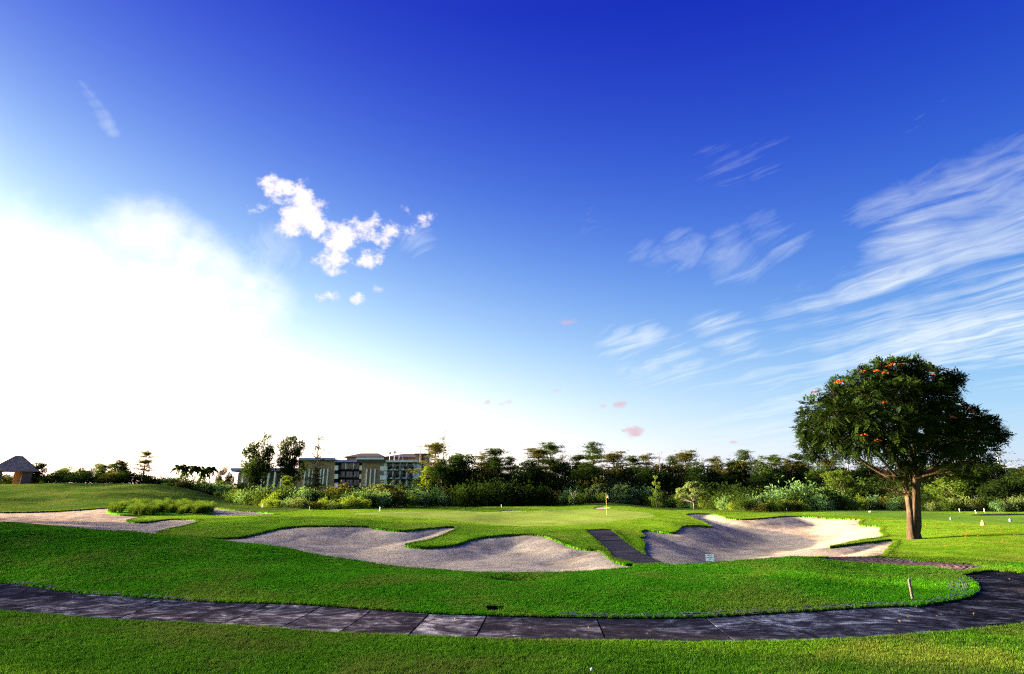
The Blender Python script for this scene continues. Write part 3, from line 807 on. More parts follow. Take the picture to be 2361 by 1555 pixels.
# notice board on the crest of the lawn
M['signface'] = plain('sign_face', (0.74, 0.78, 0.80), 0.5, 0.05)
M['signframe'] = plain('sign_frame', (0.05, 0.06, 0.09), 0.5, 0.1)
M['ink'] = plain('sign_ink', (0.26, 0.33, 0.40), 0.7, 0.2)
gx, gy = ground(1637.5, 1298.5, 12)
sg = empty('notice_sign', (gx, gy, z1(gx, gy)), 'small white notice sign on a post at the lawn crest before the right bunker', 'sign')
zb0, zb1, hw = .05, .285, .142
part('post', MB().tube([(0, .012, -.15), (0, .012, .2)], .013, 8), M['white'], sg)
part('frame', MB().box(-hw - .012, hw + .012, -.008, .008, zb0 - .012, zb1 + .012), M['signframe'], sg, bevel=.004)
brd = part('board', MB().box(-hw, hw, -.014, -.0085, zb0, zb1), M['signface'], sg)
rl = random.Random(3)
for row, (zr, w, hgt) in enumerate(((.236, .085, .026), (.178, .115, .030), (.126, .028, .030))):
    mi = MB(); x = -w
    while x < w:
        ww = rl.uniform(.008, .016)
        mi.box(x, min(x + ww, w), -.0165, -.0145, zr - hgt / 2, zr + hgt / 2 * rl.uniform(.5, 1)); x += ww + .006
    part('lettering', mi, M['ink'], brd)
sg.rotation_euler = (0, R(2.5), R(-14))

# flagstick on the green
M['yellow'] = plain('yellow_paint', (0.55, 0.38, 0.07), 0.5, 0.1)
M['flag'] = plain('flag_cloth', (0.80, 0.76, 0.72), 0.8, 0.1)
gx, gy = ground(1399, 1187, 30)
fs = empty('flagstick', (gx, gy, z1(gx, gy)), 'yellow flagstick with pale limp flag standing on the putting green', 'flagstick')
part('pole', MB().tube([(0, 0, -.05), (0, 0, 2.25)], .017, 8), M['yellow'], fs)
mf = MB(); nfl = 6
Vf = []
for i in range(nfl + 1):
    for j in (0, 1):
        Vf.append((.03 + .28 * i / nfl, .05 * math.sin(i * 1.3) , 2.22 - j * .34 - .26 * (i / nfl) ** 1.3))
mf.add(Vf, [(2 * i, 2 * i + 1, 2 * i + 3, 2 * i + 2) for i in range(nfl)])
fl = part('flag', mf, M['flag'], fs, smooth=True)
sm = fl.modifiers.new('thick', 'SOLIDIFY'); sm.thickness = .006
part('cup', MB().tube([(0, 0, -.09), (0, 0, .008)], .055, 12), M['white'], fs)

# white boundary stakes along the far edge of the mown grass
stake_me = MB().add([(-.035, -.035, -.1), (.035, -.035, -.1), (.035, .035, -.1), (-.035, .035, -.1), (-.035, -.035, .52), (.035, -.035, .52), (.035, .035, .55), (-.035, .035, .55)],
     [(0, 3, 2, 1), (4, 5, 6, 7), (0, 1, 5, 4), (1, 2, 6, 5), (2, 3, 7, 6), (3, 0, 4, 7)]).mesh('boundary_stake', bevel=.008)
stake_me.materials.append(M['white'])
STAKES = [(558, 1158, 'beside the yellow scrub at the foot of the left hill'), (605, 1171, 'before the yellow scrub right of the left hill'), (713, 1178, 'before the scrub under the pair of dark trees'),
          (876, 1179, 'before the small pale-leaved tree left of centre'), (1005, 1165, 'behind the green at the foot of the dark thicket left end'), (1156, 1170, 'before the middle of the big dark thicket'),
          (1297, 1163, 'just right of the big dark thicket'), (1407, 1158, 'close behind the flag'), (1515, 1170, 'right of the flag before the young yellow-green tree'), (1654, 1173, 'before the pale-leaved tree behind the right bunker'),
          (1815, 1180, 'leaning, before the scrub above the right bunker'), (1882, 1175, 'left of the lone flowering tree before the scrub'), (1963, 1173, 'near the lone flowering tree, left of its trunk'),
          (2213, 1181, 'right of the tree trunk at the far side of the tee'), (2251, 1184, 'leaning, second right of the tree trunk beyond the tee'), (2270, 1181, 'third right of the tree trunk beyond the tee')]
for i, (px, py, where) in enumerate(STAKES):
    gx, gy = ground(px, py, 40, 180)
    o = link('boundary_stake', stake_me); o.location = (gx, gy, z1(gx, gy)); o.scale = (1.0, 1.0, random.uniform(.75, 1.0) * (.8 if px > 2100 else 1))
    o.rotation_euler = (0, R(-14) if 'leaning' in where else random.uniform(-.04, .04), random.uniform(0, 1))
    tag(o, 'short white boundary stake ' + where, 'stake', 'white boundary stakes')

# tee markers and odds and ends on the tee
M['tee_blue'] = plain('tee_marker_blue', (0.13, 0.17, 0.26), 0.5, 0.15)
M['tee_orange'] = plain('tee_marker_orange', (0.85, 0.42, 0.10), 0.55, 0.1)
def lathe(prof, n=14):
    m_ = MB(); V_ = []
    for r_, z_ in prof: V_ += [(r_ * math.cos(2 * math.pi * k / n), r_ * math.sin(2 * math.pi * k / n), z_) for k in range(n)]
    F_ = [(i * n + k, i * n + (k + 1) % n, (i + 1) * n + (k + 1) % n, (i + 1) * n + k) for i in range(len(prof) - 1) for k in range(n)]
    F_ += [tuple(range(n))[::-1], tuple(range((len(prof) - 1) * n, len(prof) * n))]
    return m_.add(V_, F_)
for px, py, lab in ((2193, 1199, 'blue-grey tee marker on the tee just right of the tree trunk'), (2330, 1203, 'blue-grey tee marker near the right edge of the photo')):
    gx, gy = ground(px, py, 25)
    r_ = empty('tee_marker', (gx, gy, z1(gx, gy)), lab, 'tee marker', 'blue-grey tee markers', 0.0, .8)
    part('base', lathe([(.13, -.02), (.13, .03), (.10, .05)]), M['tee_blue'], r_, True)
    part('body', lathe([(.10, .05), (.11, .12), (.085, .22), (.03, .28)]), M['tee_blue'], r_, True)
gx, gy = ground(2267, 1211, 25)
r_ = empty('tee_marker', (gx, gy, z1(gx, gy)), 'orange bell-shaped tee marker with a knob top on the tee slope', 'tee marker')
part('body', lathe([(.135, -.03), (.14, .03), (.13, .12), (.085, .19), (.055, .205)]), M['tee_orange'], r_, True)
part('knob', lathe([(.045, .20), (.066, .23), (.066, .27), (.035, .30)]), M['tee_orange'], r_, True)
gx, gy = ground(2007, 1181, 40)
o = part('sprinkler_cover', lathe([(.16, -.02), (.17, .05), (.12, .11), (.04, .13)]), M['white'], None, True)
o.location = (gx, gy, z1(gx, gy)); tag(o, 'low white cap in the grass left of the tree trunk', 'cap')
gx, gy = flat_at(1364, 1551)
o = part('golf_ball', lathe([(.004, -.021), (.015, -.015), (.021, 0), (.015, .015), (.004, .021)], 12), M['white'], None, True)
o.location = (gx, gy, z1(gx, gy) + .035); tag(o, 'white golf ball in the grass at the bottom edge of the photo', 'golf ball')

# ------------------------------------------------------------------ vegetation
def leaf_mat(name, dark, light, transl=0.35, hue=0.5, rough=0.6):
    m, g, b = new_mat(name)
    a = g.node('ShaderNodeAttribute', attribute_name='tint').outputs['Fac']
    rnd = g.node('ShaderNodeObjectInfo').outputs['Random']
    nz = g.noise(pos(g), 0.55, 2, 0.5)
    t = g.math('ADD', g.math('MULTIPLY', a, 0.55), g.math('ADD', g.math('MULTIPLY', rnd, 0.22), g.math('MULTIPLY', nz, 0.30)))
    c = g.ramp(t, [(0.22, dark), (0.80, light)])
    g.n.remove(b)
    d1 = g.node('ShaderNodeBsdfDiffuse'); g.l.new(c, d1.inputs[0])
    t1 = g.node('ShaderNodeBsdfTranslucent')
    g.l.new(g.mix(0.5, c, (light[0] * 1.5, light[1] * 1.45, light[2] * 0.6)), t1.inputs[0])
    mx = g.node('ShaderNodeMixShader'); mx.inputs[0].default_value = transl
    g.l.new(d1.outputs[0], mx.inputs[1]); g.l.new(t1.outputs[0], mx.inputs[2])
    g.l.new(mx.outputs[0], g.n['Material Output'].inputs[0])
    return m

L = {}
L['dark'] = leaf_mat('foliage_dark', (0.006, 0.014, 0.004), (0.028, 0.050, 0.009))
L['mid'] = leaf_mat('foliage_mid', (0.014, 0.032, 0.006), (0.055, 0.090, 0.015))
L['olive'] = leaf_mat('foliage_olive', (0.035, 0.040, 0.009), (0.105, 0.100, 0.020))
L['yellow'] = leaf_mat('foliage_yellow_green', (0.060, 0.115, 0.012), (0.22, 0.29, 0.035))
L['blue'] = leaf_mat('foliage_blue_green', (0.045, 0.105, 0.036), (0.15, 0.25, 0.085))
L['pale'] = leaf_mat('foliage_pale', (0.065, 0.10, 0.03), (0.19, 0.24, 0.072))
L['fresh'] = leaf_mat('foliage_fresh', (0.026, 0.055, 0.008), (0.10, 0.15, 0.02))
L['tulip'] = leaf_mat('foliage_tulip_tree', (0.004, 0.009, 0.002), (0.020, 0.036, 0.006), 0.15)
L['reed'] = leaf_mat('reed_leaf', (0.035, 0.075, 0.010), (0.11, 0.17, 0.022), 0.3)
M['bark'] = plain('bark_grey', (0.20, 0.155, 0.115), 0.9, 0.35, 3.0, bmp=0.03)
M['bark_pale'] = plain('bark_pale', (0.38, 0.33, 0.28), 0.9, 0.25, 3.0, bmp=0.02)

def leafset(C, size, rg, aspect=0.5, up=0.4, axis=None, bend=0.12):
    """quads for leaves centred at C"""
    n = len(C)
    nrm = rg.normal(size=(n, 3)); nrm[:, 2] = np.abs(nrm[:, 2]) * (1 - up) + up * 1.6
    nrm /= np.linalg.norm(nrm, axis=1)[:, None]
    ax = rg.normal(size=(n, 3)) if axis is None else axis + 0.35 * rg.normal(size=(n, 3))
    ax -= nrm * (ax * nrm).sum(1)[:, None]; ax /= np.linalg.norm(ax, axis=1)[:, None] + 1e-9
    bx = np.cross(nrm, ax)
    s = size * rg.uniform(.65, 1.35, n)[:, None]
    w = s * aspect * .5
    V_ = np.stack([C - ax * s * .5, C - bx * w + nrm * s * bend, C + ax * s * .5 - nrm * s * bend, C + bx * w + nrm * s * bend], 1).reshape(-1, 3)
    Fq = np.arange(4 * n).reshape(n, 4)
    return V_, Fq, np.repeat(rg.uniform(0, 1, n), 4)

class Fol:
    def __init__(self): self.V = []; self.F = []; self.t = []; self.n = 0
    def add(self, V_, F_, t_):
        self.V.append(V_); self.F.append(F_ + self.n); self.t.append(t_); self.n += len(V_)
    def mesh(self, name):
        return mesh_np(name, np.vstack(self.V), np.vstack(self.F), False, {'tint': np.concatenate(self.t)})

def in_clump(rg, n, c, r, flat=0.75, hollow=0.45):
    d = rg.normal(size=(n, 3)); d /= np.linalg.norm(d, axis=1)[:, None]
    rr = r * rg.uniform(hollow ** 3, 1, n) ** (1 / 3)
    p = d * rr[:, None] * (1 + 0.18 * np.sin(d[:, :1] * 7 + d[:, 1:2] * 5)); p[:, 2] *= flat
    return p + np.array(c)

def tiered(seed, H=12.0, Wd=5.0, sparse=0.0, low=0.22):
    rg = np.random.default_rng(seed); tb = MB(); fo = Fol()
    bend_ = rg.normal(size=2) * .12
    top = Vector((bend_[0], bend_[1], H))
    tp = [Vector((bend_[0] * k ** 2 + .06 * math.sin(k * 9), bend_[1] * k ** 2, H * k)) for k in np.linspace(0, 1, 9)]
    tb.tube(tp, list(np.linspace(.22, .04, 9)), 6)
    nt2 = int(12 - 5 * sparse)
    for i in range(nt2):
        k = low + (0.99 - low) * (i / (nt2 - 1)) ** 0.85
        zc2 = H * k + rg.normal() * .42
        rad2 = Wd * .5 * (.20 + .85 * max(0.0, 1 - ((k - low) / (1 - low)) ** 1.7)) * rg.uniform(.6, 1.2)
        nb = int(rg.integers(5, 8)) if sparse < .5 else int(rg.integers(3, 6))
        a0 = rg.uniform(0, 6.28)
        for b in range(nb):
            if rg.random() < .12: continue
            a = a0 + 6.283 * b / nb + rg.normal() * .3
            ln = rad2 * rg.uniform(.45, 1.2)
            rise = ln * rg.uniform(.0, .75)
            p0 = Vector((bend_[0] * k ** 2, bend_[1] * k ** 2, zc2 - .25 + rg.normal() * .25))
            bp = lambda u: p0 + Vector((math.cos(a) * ln * u, math.sin(a) * ln * u, rise * math.sin(u * 1.6)))
            tb.tube([bp(0), bp(.35), bp(.7), bp(1)], [.06, .045, .03, .015], 4, False)
            for q_ in range(int(rg.integers(3, 6))):
                if sparse > .5 and rg.random() < .62: continue
                u = rg.uniform(.3, 1.05); c = bp(u)
                c = np.array(c) + np.array([rg.normal() * .28 * u, rg.normal() * .28 * u, .06])
                m_ = int(rg.integers(14, 34)) if sparse < .5 else int(rg.integers(9, 20))
                rr = rg.uniform(.25, .75)
                C = rg.normal(size=(m_, 3)) * np.array([rr, rr, .26]) * .60 + c
                fo.add(*leafset(C, .24, rg, .5, .5))
    return tb.mesh('trunk', True), fo.mesh('crown')

def rounded(seed, H=10.0, Wd=8.0, ncl=26, dens=62, low=.28, leaf=.40, airy=0.0, trunk_r=.22):
    rg = np.random.default_rng(seed); tb = MB(); fo = Fol()
    cz, rz = H * (1 + low) / 2, H * (1 - low) / 2
    tb.tube([(0, 0, -.3), (.1, 0, H * .18), (0, .1, H * .38), (.05, 0, H * .6)], [trunk_r * 1.2, trunk_r, trunk_r * .8, trunk_r * .4], 7)
    for i in range(ncl):
        d = rg.normal(size=3); d /= np.linalg.norm(d)
        k = rg.uniform(.45, .92)
        c = np.array([d[0] * Wd * .5 * k * .86, d[1] * Wd * .5 * k * .86, cz + d[2] * rz * k * .86])
        r_ = (Wd * .145 if airy < .5 else Wd * .125) * rg.uniform(.75, 1.35)
        fo.add(*leafset(in_clump(rg, int(dens * r_ * r_), c, r_, .72), leaf, rg, .55, .3))
        j = Vector((0, 0, H * rg.uniform(.2, .5)))
        mid2 = (j + Vector(c)) * .5 + Vector((0, 0, .25))
        tb.tube([j, mid2, Vector(c)], [.09, .06, .025], 4, False)
    return tb.mesh('trunk', True), fo.mesh('crown')

def conic(seed, H=9.0, Wd=4.0, leaf=.3):
    rg = np.random.default_rng(seed); tb = MB(); fo = Fol()
    tb.tube([(0, 0, -.3), (0, .05, H * .5), (.05, 0, H * .95)], [.14, .09, .02], 6)
    for i in range(26):
        k = rg.uniform(.08, 1) ; a = rg.uniform(0, 6.28)
        rr = Wd * .5 * (1.02 - k) ** .7 * rg.uniform(.45, .95)
        r_ = .34 * Wd * .5 * (1.25 - .7 * k)
        c = np.array([math.cos(a) * rr, math.sin(a) * rr, H * k])
        fo.add(*leafset(in_clump(rg, int(150 * r_ * r_), c, r_, .9), leaf, rg, .5, .2))
    return tb.mesh('trunk', True), fo.mesh('crown')

def bush(seed, Wd=2.6, H=1.8, dens=330, leaf=.17, ncl=13, twig=True):
    rg = np.random.default_rng(seed); fo = Fol()
    for i in range(ncl):
        a = rg.uniform(0, 6.28); k = math.sqrt(rg.uniform(0, 1)) * .82
        hz = rg.uniform(.18, .80) * (1.02 - .55 * k)
        r_ = Wd * .20 * rg.uniform(.7, 1.3)
        c = np.array([math.cos(a) * k * Wd * .5, math.sin(a) * k * Wd * .5, H * hz])
        fo.add(*leafset(in_clump(rg, int(dens * r_ * r_) + 12, c, r_, .85), leaf, rg, .5, .25))
    # loose shoots that break the outline
    m_ = 70
    a = rg.uniform(0, 6.28, m_); k = np.sqrt(rg.uniform(0, 1, m_)); 
    C = np.c_[np.cos(a) * k * Wd * .5, np.sin(a) * k * Wd * .5, H * (rg.uniform(.55, 1.08, m_) * (1.05 - .45 * k))]
    fo.add(*leafset(C, leaf * 1.2, rg, .38, .1, np.tile([0, 0, 1.0], (m_, 1))))
    return fo.mesh('foliage')

def rosette_tree(seed, H=3.6, Wd=4.6):
    """low forked tree with leaf rosettes at its branch ends"""
    rg = np.random.default_rng(seed); tb = MB(); fo = Fol()
    tb.tube([(0, 0, -.2), (.05, 0, H * .16), (0, .04, H * .30)], [.13, .11, .10], 7)
    for i in range(44):
        a = rg.uniform(0, 6.28); el = rg.uniform(.12, 1.5)
        ln = rg.uniform(.75, 1.0)
        c = Vector((math.cos(a) * math.cos(el) * Wd * .5 * ln, math.sin(a) * math.cos(el) * Wd * .5 * ln, H * .34 + math.sin(el) * H * .62 * ln))
        if i % 2 == 0: tb.tube([(0, 0, H * .27), Vector((c.x * .5, c.y * .5, H * .30 + (c.z - H * .3) * .4)), c], [.07, .05, .025], 5, False)
        m_ = 95
        d = rg.normal(size=(m_, 3)); d[:, 2] = np.abs(d[:, 2]) * .8; d /= np.linalg.norm(d, axis=1)[:, None]
        fo.add(*leafset(np.array(c) + d * .36 * rg.uniform(.3, 1.25, (m_, 1)), .30, rg, .34, .15, d))
    return tb.mesh('trunk', True), fo.mesh('crown')

def palm(seed, H=5.0):
    rg = np.random.default_rng(seed); tb = MB(); fo = Fol()
    tb.tube([(0, 0, -.3), (.08, 0, H * .4), (0, .06, H * .78)], [.12, .09, .07], 6)
    for i in range(17):
        a = 6.283 * i / 17 * 2.4 + rg.normal() * .2; el = rg.uniform(-.35, 1.2); ln = H * .30 * rg.uniform(.8, 1.1)
        u = np.linspace(.1, 1, 26)
        base = np.c_[np.cos(a) * np.cos(el) * ln * u, np.sin(a) * np.cos(el) * ln * u, H * .78 + ln * (np.sin(el) * u - .5 * u ** 2)]
        tb.tube([tuple(base[0]), tuple(base[12]), tuple(base[25])], [.025, .018, .006], 4, False)
        for sgn in (-1, 1):
            d = np.tile([-math.sin(a) * sgn, math.cos(a) * sgn, -.35], (26, 1))
            fo.add(*leafset(base + d * .17, .46, rg, .40, .5, d))
    return tb.mesh('trunk', True), fo.mesh('crown')

def bare(seed, H=5.0, Wd=4.0, n1=9, leafy=0):
    rg = np.random.default_rng(seed); tb = MB(); fo = Fol()
    tb.tube([(0, 0, -.3), (.1, 0, H * .25), (0, .1, H * .45)], [.12, .10, .07], 6)
    for i in range(n1):
        a = 6.283 * i / n1 + rg.normal() * .3
        t_ = Vector((math.cos(a) * Wd * .5 * rg.uniform(.5, 1), math.sin(a) * Wd * .5 * rg.uniform(.5, 1), H * rg.uniform(.7, 1)))
        s_ = Vector((0, 0, H * rg.uniform(.28, .45))); m_ = s_.lerp(t_, .5) + Vector((0, 0, -.1))
        tb.tube([s_, m_, t_], [.06, .04, .012], 5, False)
        for j in range(5):
            u = rg.uniform(.4, 1); p = s_.lerp(t_, u); e = p + Vector(rg.normal(size=3) * .13 * H) + Vector((0, 0, .06 * H))
            tb.tube([p, e], [.022, .007], 4, False)
            C = np.array(e) + rg.normal(size=(7 + leafy, 3)) * .16
            fo.add(*leafset(C, .16, rg, .5, .3))
    return tb.mesh('trunk', True), fo.mesh('crown')

LIB = {}
for i in range(5): LIB['tiered', i] = tiered(100 + i, 12, 5.4 + .5 * (i % 3), 0.0, .20 + .03 * i)
for i in range(3): LIB['sparse', i] = tiered(200 + i, 12, 5.2, 1.0, .30)
for i in range(4): LIB['round', i] = rounded(300 + i, 10, 8, 32, 105, .10)
for i in range(3): LIB['airy', i] = rounded(330 + i, 12, 8, 50, 120, .10, .34, 1.0)
for i in range(2): LIB['conic', i] = conic(400 + i)
for i in range(6): LIB['bush', i] = (None, bush(500 + i, ncl=11 + i))
for i in range(3): LIB['rosette', i] = rosette_tree(600 + i)
for i in range(2): LIB['palm', i] = palm(700 + i)
for i in range(2): LIB['bare', i] = bare(750 + i, leafy=6 * i)
def nominal(me):
    v_ = np.empty(len(me.vertices) * 3, np.float32); me.vertices.foreach_get('co', v_); v_ = v_.reshape(-1, 3)
    return float(np.percentile(v_[:, 2], 99.6)), float(np.percentile(np.hypot(v_[:, 0], v_[:, 1]), 97) * 2)
NOM = {k_: nominal(m_[1]) for k_, m_ in LIB.items()}
_mat_copies = {}
def with_mat(me, mat):
    k = (me.name, mat.name)
    if k not in _mat_copies:
        c = me if not me.materials else me.copy()
        c.materials.clear(); c.materials.append(mat); _mat_copies[k] = c
    return _mat_copies[k]

_vr = random.Random(11)
def plant(kind, var, px, Y, top_py, wpx, mat, name, label, cat, group=None, bark='bark', sink=.1):
    H0, W0 = NOM[kind, var]
    pt = at(px, top_py, Y)
    x = pt.x; z0 = z1(x, Y) - sink
    sz = (pt.z - z0) / H0; sx = wpx * Y / F / W0
    tr, cr = LIB[kind, var]
    rz = _vr.uniform(0, 6.28)
    if tr is None:
        o = link(name, with_mat(cr, L[mat])); o.location = (x, Y, z0); o.scale = (sx * _vr.uniform(.92, 1.1), sx * _vr.uniform(.9, 1.1), sz); o.rotation_euler = (0, 0, rz)
        return tag(o, label, cat, group)
    o = empty(name, (x, Y, z0), label, cat, group, rz, (sx, sx, sz))
    link('trunk', with_mat(tr, M[bark]), None, o); link('crown', with_mat(cr, L[mat]), None, o)
    return o

ORD = ['first', 'second', 'third', 'fourth', 'fifth', 'sixth', 'seventh', 'eighth', 'ninth', 'tenth', 'eleventh', 'twelfth', 'thirteenth', 'fourteenth', 'fifteenth', 'sixteenth', 'seventeenth', 'eighteenth', 'nineteenth']
TENS = {20: 'twent', 30: 'thirt', 40: 'fort', 50: 'fift', 60: 'sixt', 70: 'sevent', 80: 'eight', 90: 'ninet'}
def nth(i):
    i += 1
    if i < 20: return ORD[i - 1]
    t_, u_ = i // 10 * 10, i % 10
    return TENS[t_] + ('ieth' if u_ == 0 else 'y-' + ORD[u_ - 1])

# tall tiered trees against the sky
TALL = [(1003, 1020, 74, 'tiered'), (1060, 1046, 60, 'tiered'), (1108, 1047, 60, 'tiered'), (1142, 1035, 84, 'tiered'), (1178, 1054, 54, 'tiered'), (1240, 1033, 80, 'tiered'), (1266, 1021, 72, 'tiered'),
        (1300, 1038, 66, 'sparse'), (1335, 1050, 56, 'tiered'), (1364, 1021, 76, 'tiered'), (1415, 1043, 80, 'tiered'), (1455, 1052, 62, 'tiered'), (1490, 1047, 70, 'tiered'), (1518, 1043, 56, 'sparse'),
        (1548, 1053, 64, 'tiered'), (1580, 1041, 80, 'tiered'), (1612, 1055, 50, 'sparse'), (1644, 1054, 66, 'tiered'), (1690, 1064, 54, 'tiered'), (1713, 1039, 74, 'tiered'), (1747, 1055, 62, 'sparse'), (1780, 1050, 70, 'tiered'),
        (1812, 1058, 60, 'tiered'), (1834, 1047, 66, 'tiered'), (1872, 1060, 62, 'sparse'), (1906, 1058, 74, 'tiered'), (1946, 1064, 74, 'sparse'), (1988, 1061, 66, 'tiered'), (2032, 1068, 74, 'sparse'),
        (2088, 1072, 66, 'tiered'), (2152, 1075, 66, 'tiered'), (2212, 1068, 64, 'tiered'), (2264, 1062, 64, 'tiered'), (2298, 1042, 74, 'sparse'), (2334, 1080, 56, 'tiered'), (2368, 1077, 66, 'tiered')]
for i, (px, top, w, kd) in enumerate(TALL):
    Y = 142 + 9 * math.sin(i * 2.3) + 3 * math.sin(i * 5.1)
    what = 'slender tiered tree with layered branches' if kd == 'tiered' else 'thin see-through tiered tree with bare branch tips'
    plant(kd, i % (5 if kd == 'tiered' else 3), px, Y, top, w * 1.42, ('olive', 'mid', 'olive', 'dark', 'mid')[i % 5], 'tiered_tree', f'{what}, {nth(i)} from left in the skyline row', 'tree', 'tiered trees of the skyline row', 'bark_pale' if kd == 'sparse' else 'bark')
# dense dark trees that close the belt below the skyline
i = 0; px = 1000
while px < 2900:
    Y = 133 + 6 * math.sin(i * 1.7)
    plant('round', i % 4, px, Y, 1078 + 13 * math.sin(i * 2.9), 92, ('dark', 'mid', 'dark', 'olive')[i % 4], 'dense_tree', f'dense dark tree, {nth(i)} from the left in the belt under the skyline trees', 'tree', 'dense dark trees in the belt')
    px += 36 + 5 * math.sin(i * 3.3); i += 1

# trees and palms behind the left hill
LEFT = [('round', 0, 88, 121, 1067, 38, 'dark', 'round_tree', 'dark round-topped tree just right of the pavilion roof'),
        ('round', 1, 152, 124, 1077, 58, 'fresh', 'round_tree', 'spreading green tree right of the thin mast on the left hill'),
        ('round', 2, 190, 128, 1080, 46, 'mid', 'round_tree', 'low dark tree left of the bare tree on the left hill'),
        ('bare', 0, 222, 122, 1047, 48, 'olive', 'bare_tree', 'pale bare tree with twiggy crown on the left hill'),
        ('round', 3, 244, 126, 1070, 52, 'fresh', 'round_tree', 'leafy green tree right behind the pale bare tree'),
        ('round', 0, 282, 120, 1062, 46, 'dark', 'round_tree', 'compact dark tree left of the lone tiered tree'),
        ('tiered', 1, 340, 119, 1040, 60, 'olive', 'tiered_tree', 'lone tiered tree on the left hill against white sky'),
        ('palm', 0, 414, 135, 1072, 30, 'mid', 'palm_tree', 'small palm, leftmost of the low row behind the left hill'),
        ('palm', 1, 430, 138, 1071, 28, 'mid', 'palm_tree', 'small palm close beside the leftmost palm behind the left hill'),
        ('palm', 0, 452, 136, 1074, 28, 'mid', 'palm_tree', 'small palm, third in the low row behind the left hill'),
        ('palm', 1, 472, 138, 1076, 26, 'mid', 'palm_tree', 'small palm, fourth in the low row behind the left hill'),
        ('palm', 0, 488, 137, 1076, 30, 'mid', 'palm_tree', 'small palm, fifth and rightmost of the low row behind the left hill'),
        ('round', 1, 520, 134, 1078, 38, 'olive', 'round_tree', 'small leafy tree between the palms and the low blue roof'),
        ('airy', 0, 600, 130, 1004, 76, 'dark', 'shade_tree', 'tall dark shade tree, left of the pair before the hotel'),
        ('airy', 1, 677, 132, 1008, 64, 'dark', 'shade_tree', 'tall dark shade tree, right of the pair before the hotel'),
        ('sparse', 0, 737, 128, 1005, 66, 'dark', 'tiered_tree', 'tall thin leafless-looking tiered tree in front of the brick hotel wing'),
        ('tiered', 2, 728, 126, 1078, 58, 'olive', 'tiered_tree', 'short leafy tiered tree at the foot of the thin tall one'),
        ('tiered', 3, 660, 112, 1098, 46, 'yellow', 'young_tree', 'young yellow-green tree standing up from the scrub left of the hotel'),
        ('conic', 0, 984, 128, 1076, 52, 'yellow', 'conical_tree', 'bright yellow-green conical tree at the right end of the hotel'),
        ('sparse', 1, 1023, 134, 992, 66, 'dark', 'tiered_tree', 'tallest thin tiered tree, right of the hotel roofs'),
        ('round', 2, 1020, 126, 1062, 60, 'dark', 'dense_tree', 'big dark tree right beside the yellow-green conical tree'),
        ('round', 3, 1064, 128, 1052, 74, 'dark', 'dense_tree', 'big dark rounded tree over the left end of the thicket'),
        ('rosette', 0, 890, 98, 1117, 92, 'pale', 'pale_tree', 'low pale-leaved tree standing free before the scrub left of centre'),
        ('rosette', 1, 1376, 118, 1117, 54, 'pale', 'pale_tree', 'low pale-leaved tree left of the flag'),
        ('rosette', 2, 1432, 118, 1118, 58, 'pale', 'pale_tree', 'low pale-leaved tree right of the flag'),
        ('rosette', 0, 1596, 104, 1112, 76, 'pale', 'pale_tree', 'larger pale-leaved tree behind the upper left of the right bunker'),
        ('rosette', 1, 1632, 103, 1129, 40, 'yellow', 'pale_tree', 'small yellowish tree touching the larger pale tree behind the right bunker'),
        ('conic', 1, 1510, 112, 1098, 36, 'yellow', 'young_tree', 'slim young yellow-green tree between the two pale-leaved trees'),
        ('bare', 1, 1322, 116, 1122, 34, 'pale', 'bare_shrub', 'greyish bare shrub right of the dark thicket'),
        ('round', 0, 1934, 112, 1086, 70, 'fresh', 'bushy_tree', 'fresh green bushy tree left of the lone flowering tree'),
        ('round', 1, 2186, 92, 1096, 104, 'fresh', 'bushy_tree', 'broad green bushy tree just right of the big trunk'),
        ('round', 2, 2300, 96, 1108, 90, 'dark', 'bushy_tree', 'dark bushy tree over the low white wall at right'),
        ('round', 3, 2372, 98, 1090, 90, 'dark', 'bushy_tree', 'dark tree cut by the right edge of the photo')]
for kd, vr_, px, Y, top, w, mt, nm, lb in LEFT:
    plant(kd, vr_, px, Y, top, w, mt, nm, lb, 'palm' if kd == 'palm' else 'shrub' if 'shrub' in nm else 'tree', 'palms behind the left hill' if kd == 'palm' else None, 'bark_pale' if kd in ('bare',) else 'bark')
# the dark thicket behind the green
for i, (px, top, w, Y) in enumerate([(1066, 1118, 80, 112), (1098, 1106, 96, 115), (1140, 1103, 110, 113), (1184, 1108, 104, 112), (1222, 1113, 84, 112), (1250, 1122, 60, 111)]):
    plant('bush', i % 6, px, Y, top, w, 'dark', 'thicket_shrub', f'large very dark shrub, {nth(i)} from the left in the thicket behind the green', 'shrub', 'dark thicket shrubs behind the green')

# scrub belt in three rows
FRONT = [(380, 1126), (450, 1136), (534, 1146), (570, 1166), (620, 1172), (720, 1178), (790, 1181), (850, 1176), (960, 1166), (1040, 1166), (1260, 1164), (1300, 1158), (1420, 1156), (1500, 1166), (1560, 1170), (1640, 1174), (1720, 1180), (1830, 1181), (1900, 1175), (2060, 1174), (2150, 1178), (2300, 1180), (2420, 1180)]
def yfront(px):
    py = np.interp(px, [a for a, b in FRONT], [b for a, b in FRONT])
    if px < 540: return 115.0
    return min(max(ground(px, py + 1.0, 60, 140)[1], 84.0), 116.0)
yf_x = np.arange(380, 2421, 20); yf_v = np.array([yfront(p_) for p_ in yf_x])
yf_v = np.convolve(np.pad(yf_v, 2, 'edge'), np.ones(5) / 5, 'valid')
rows = [('front', 1.2, 21, 1.0, 24, .9), ('middle', 6.0, 24, 0.62, 38, 1.1), ('back', 12.5, 28, 0.30, 54, 1.2)]
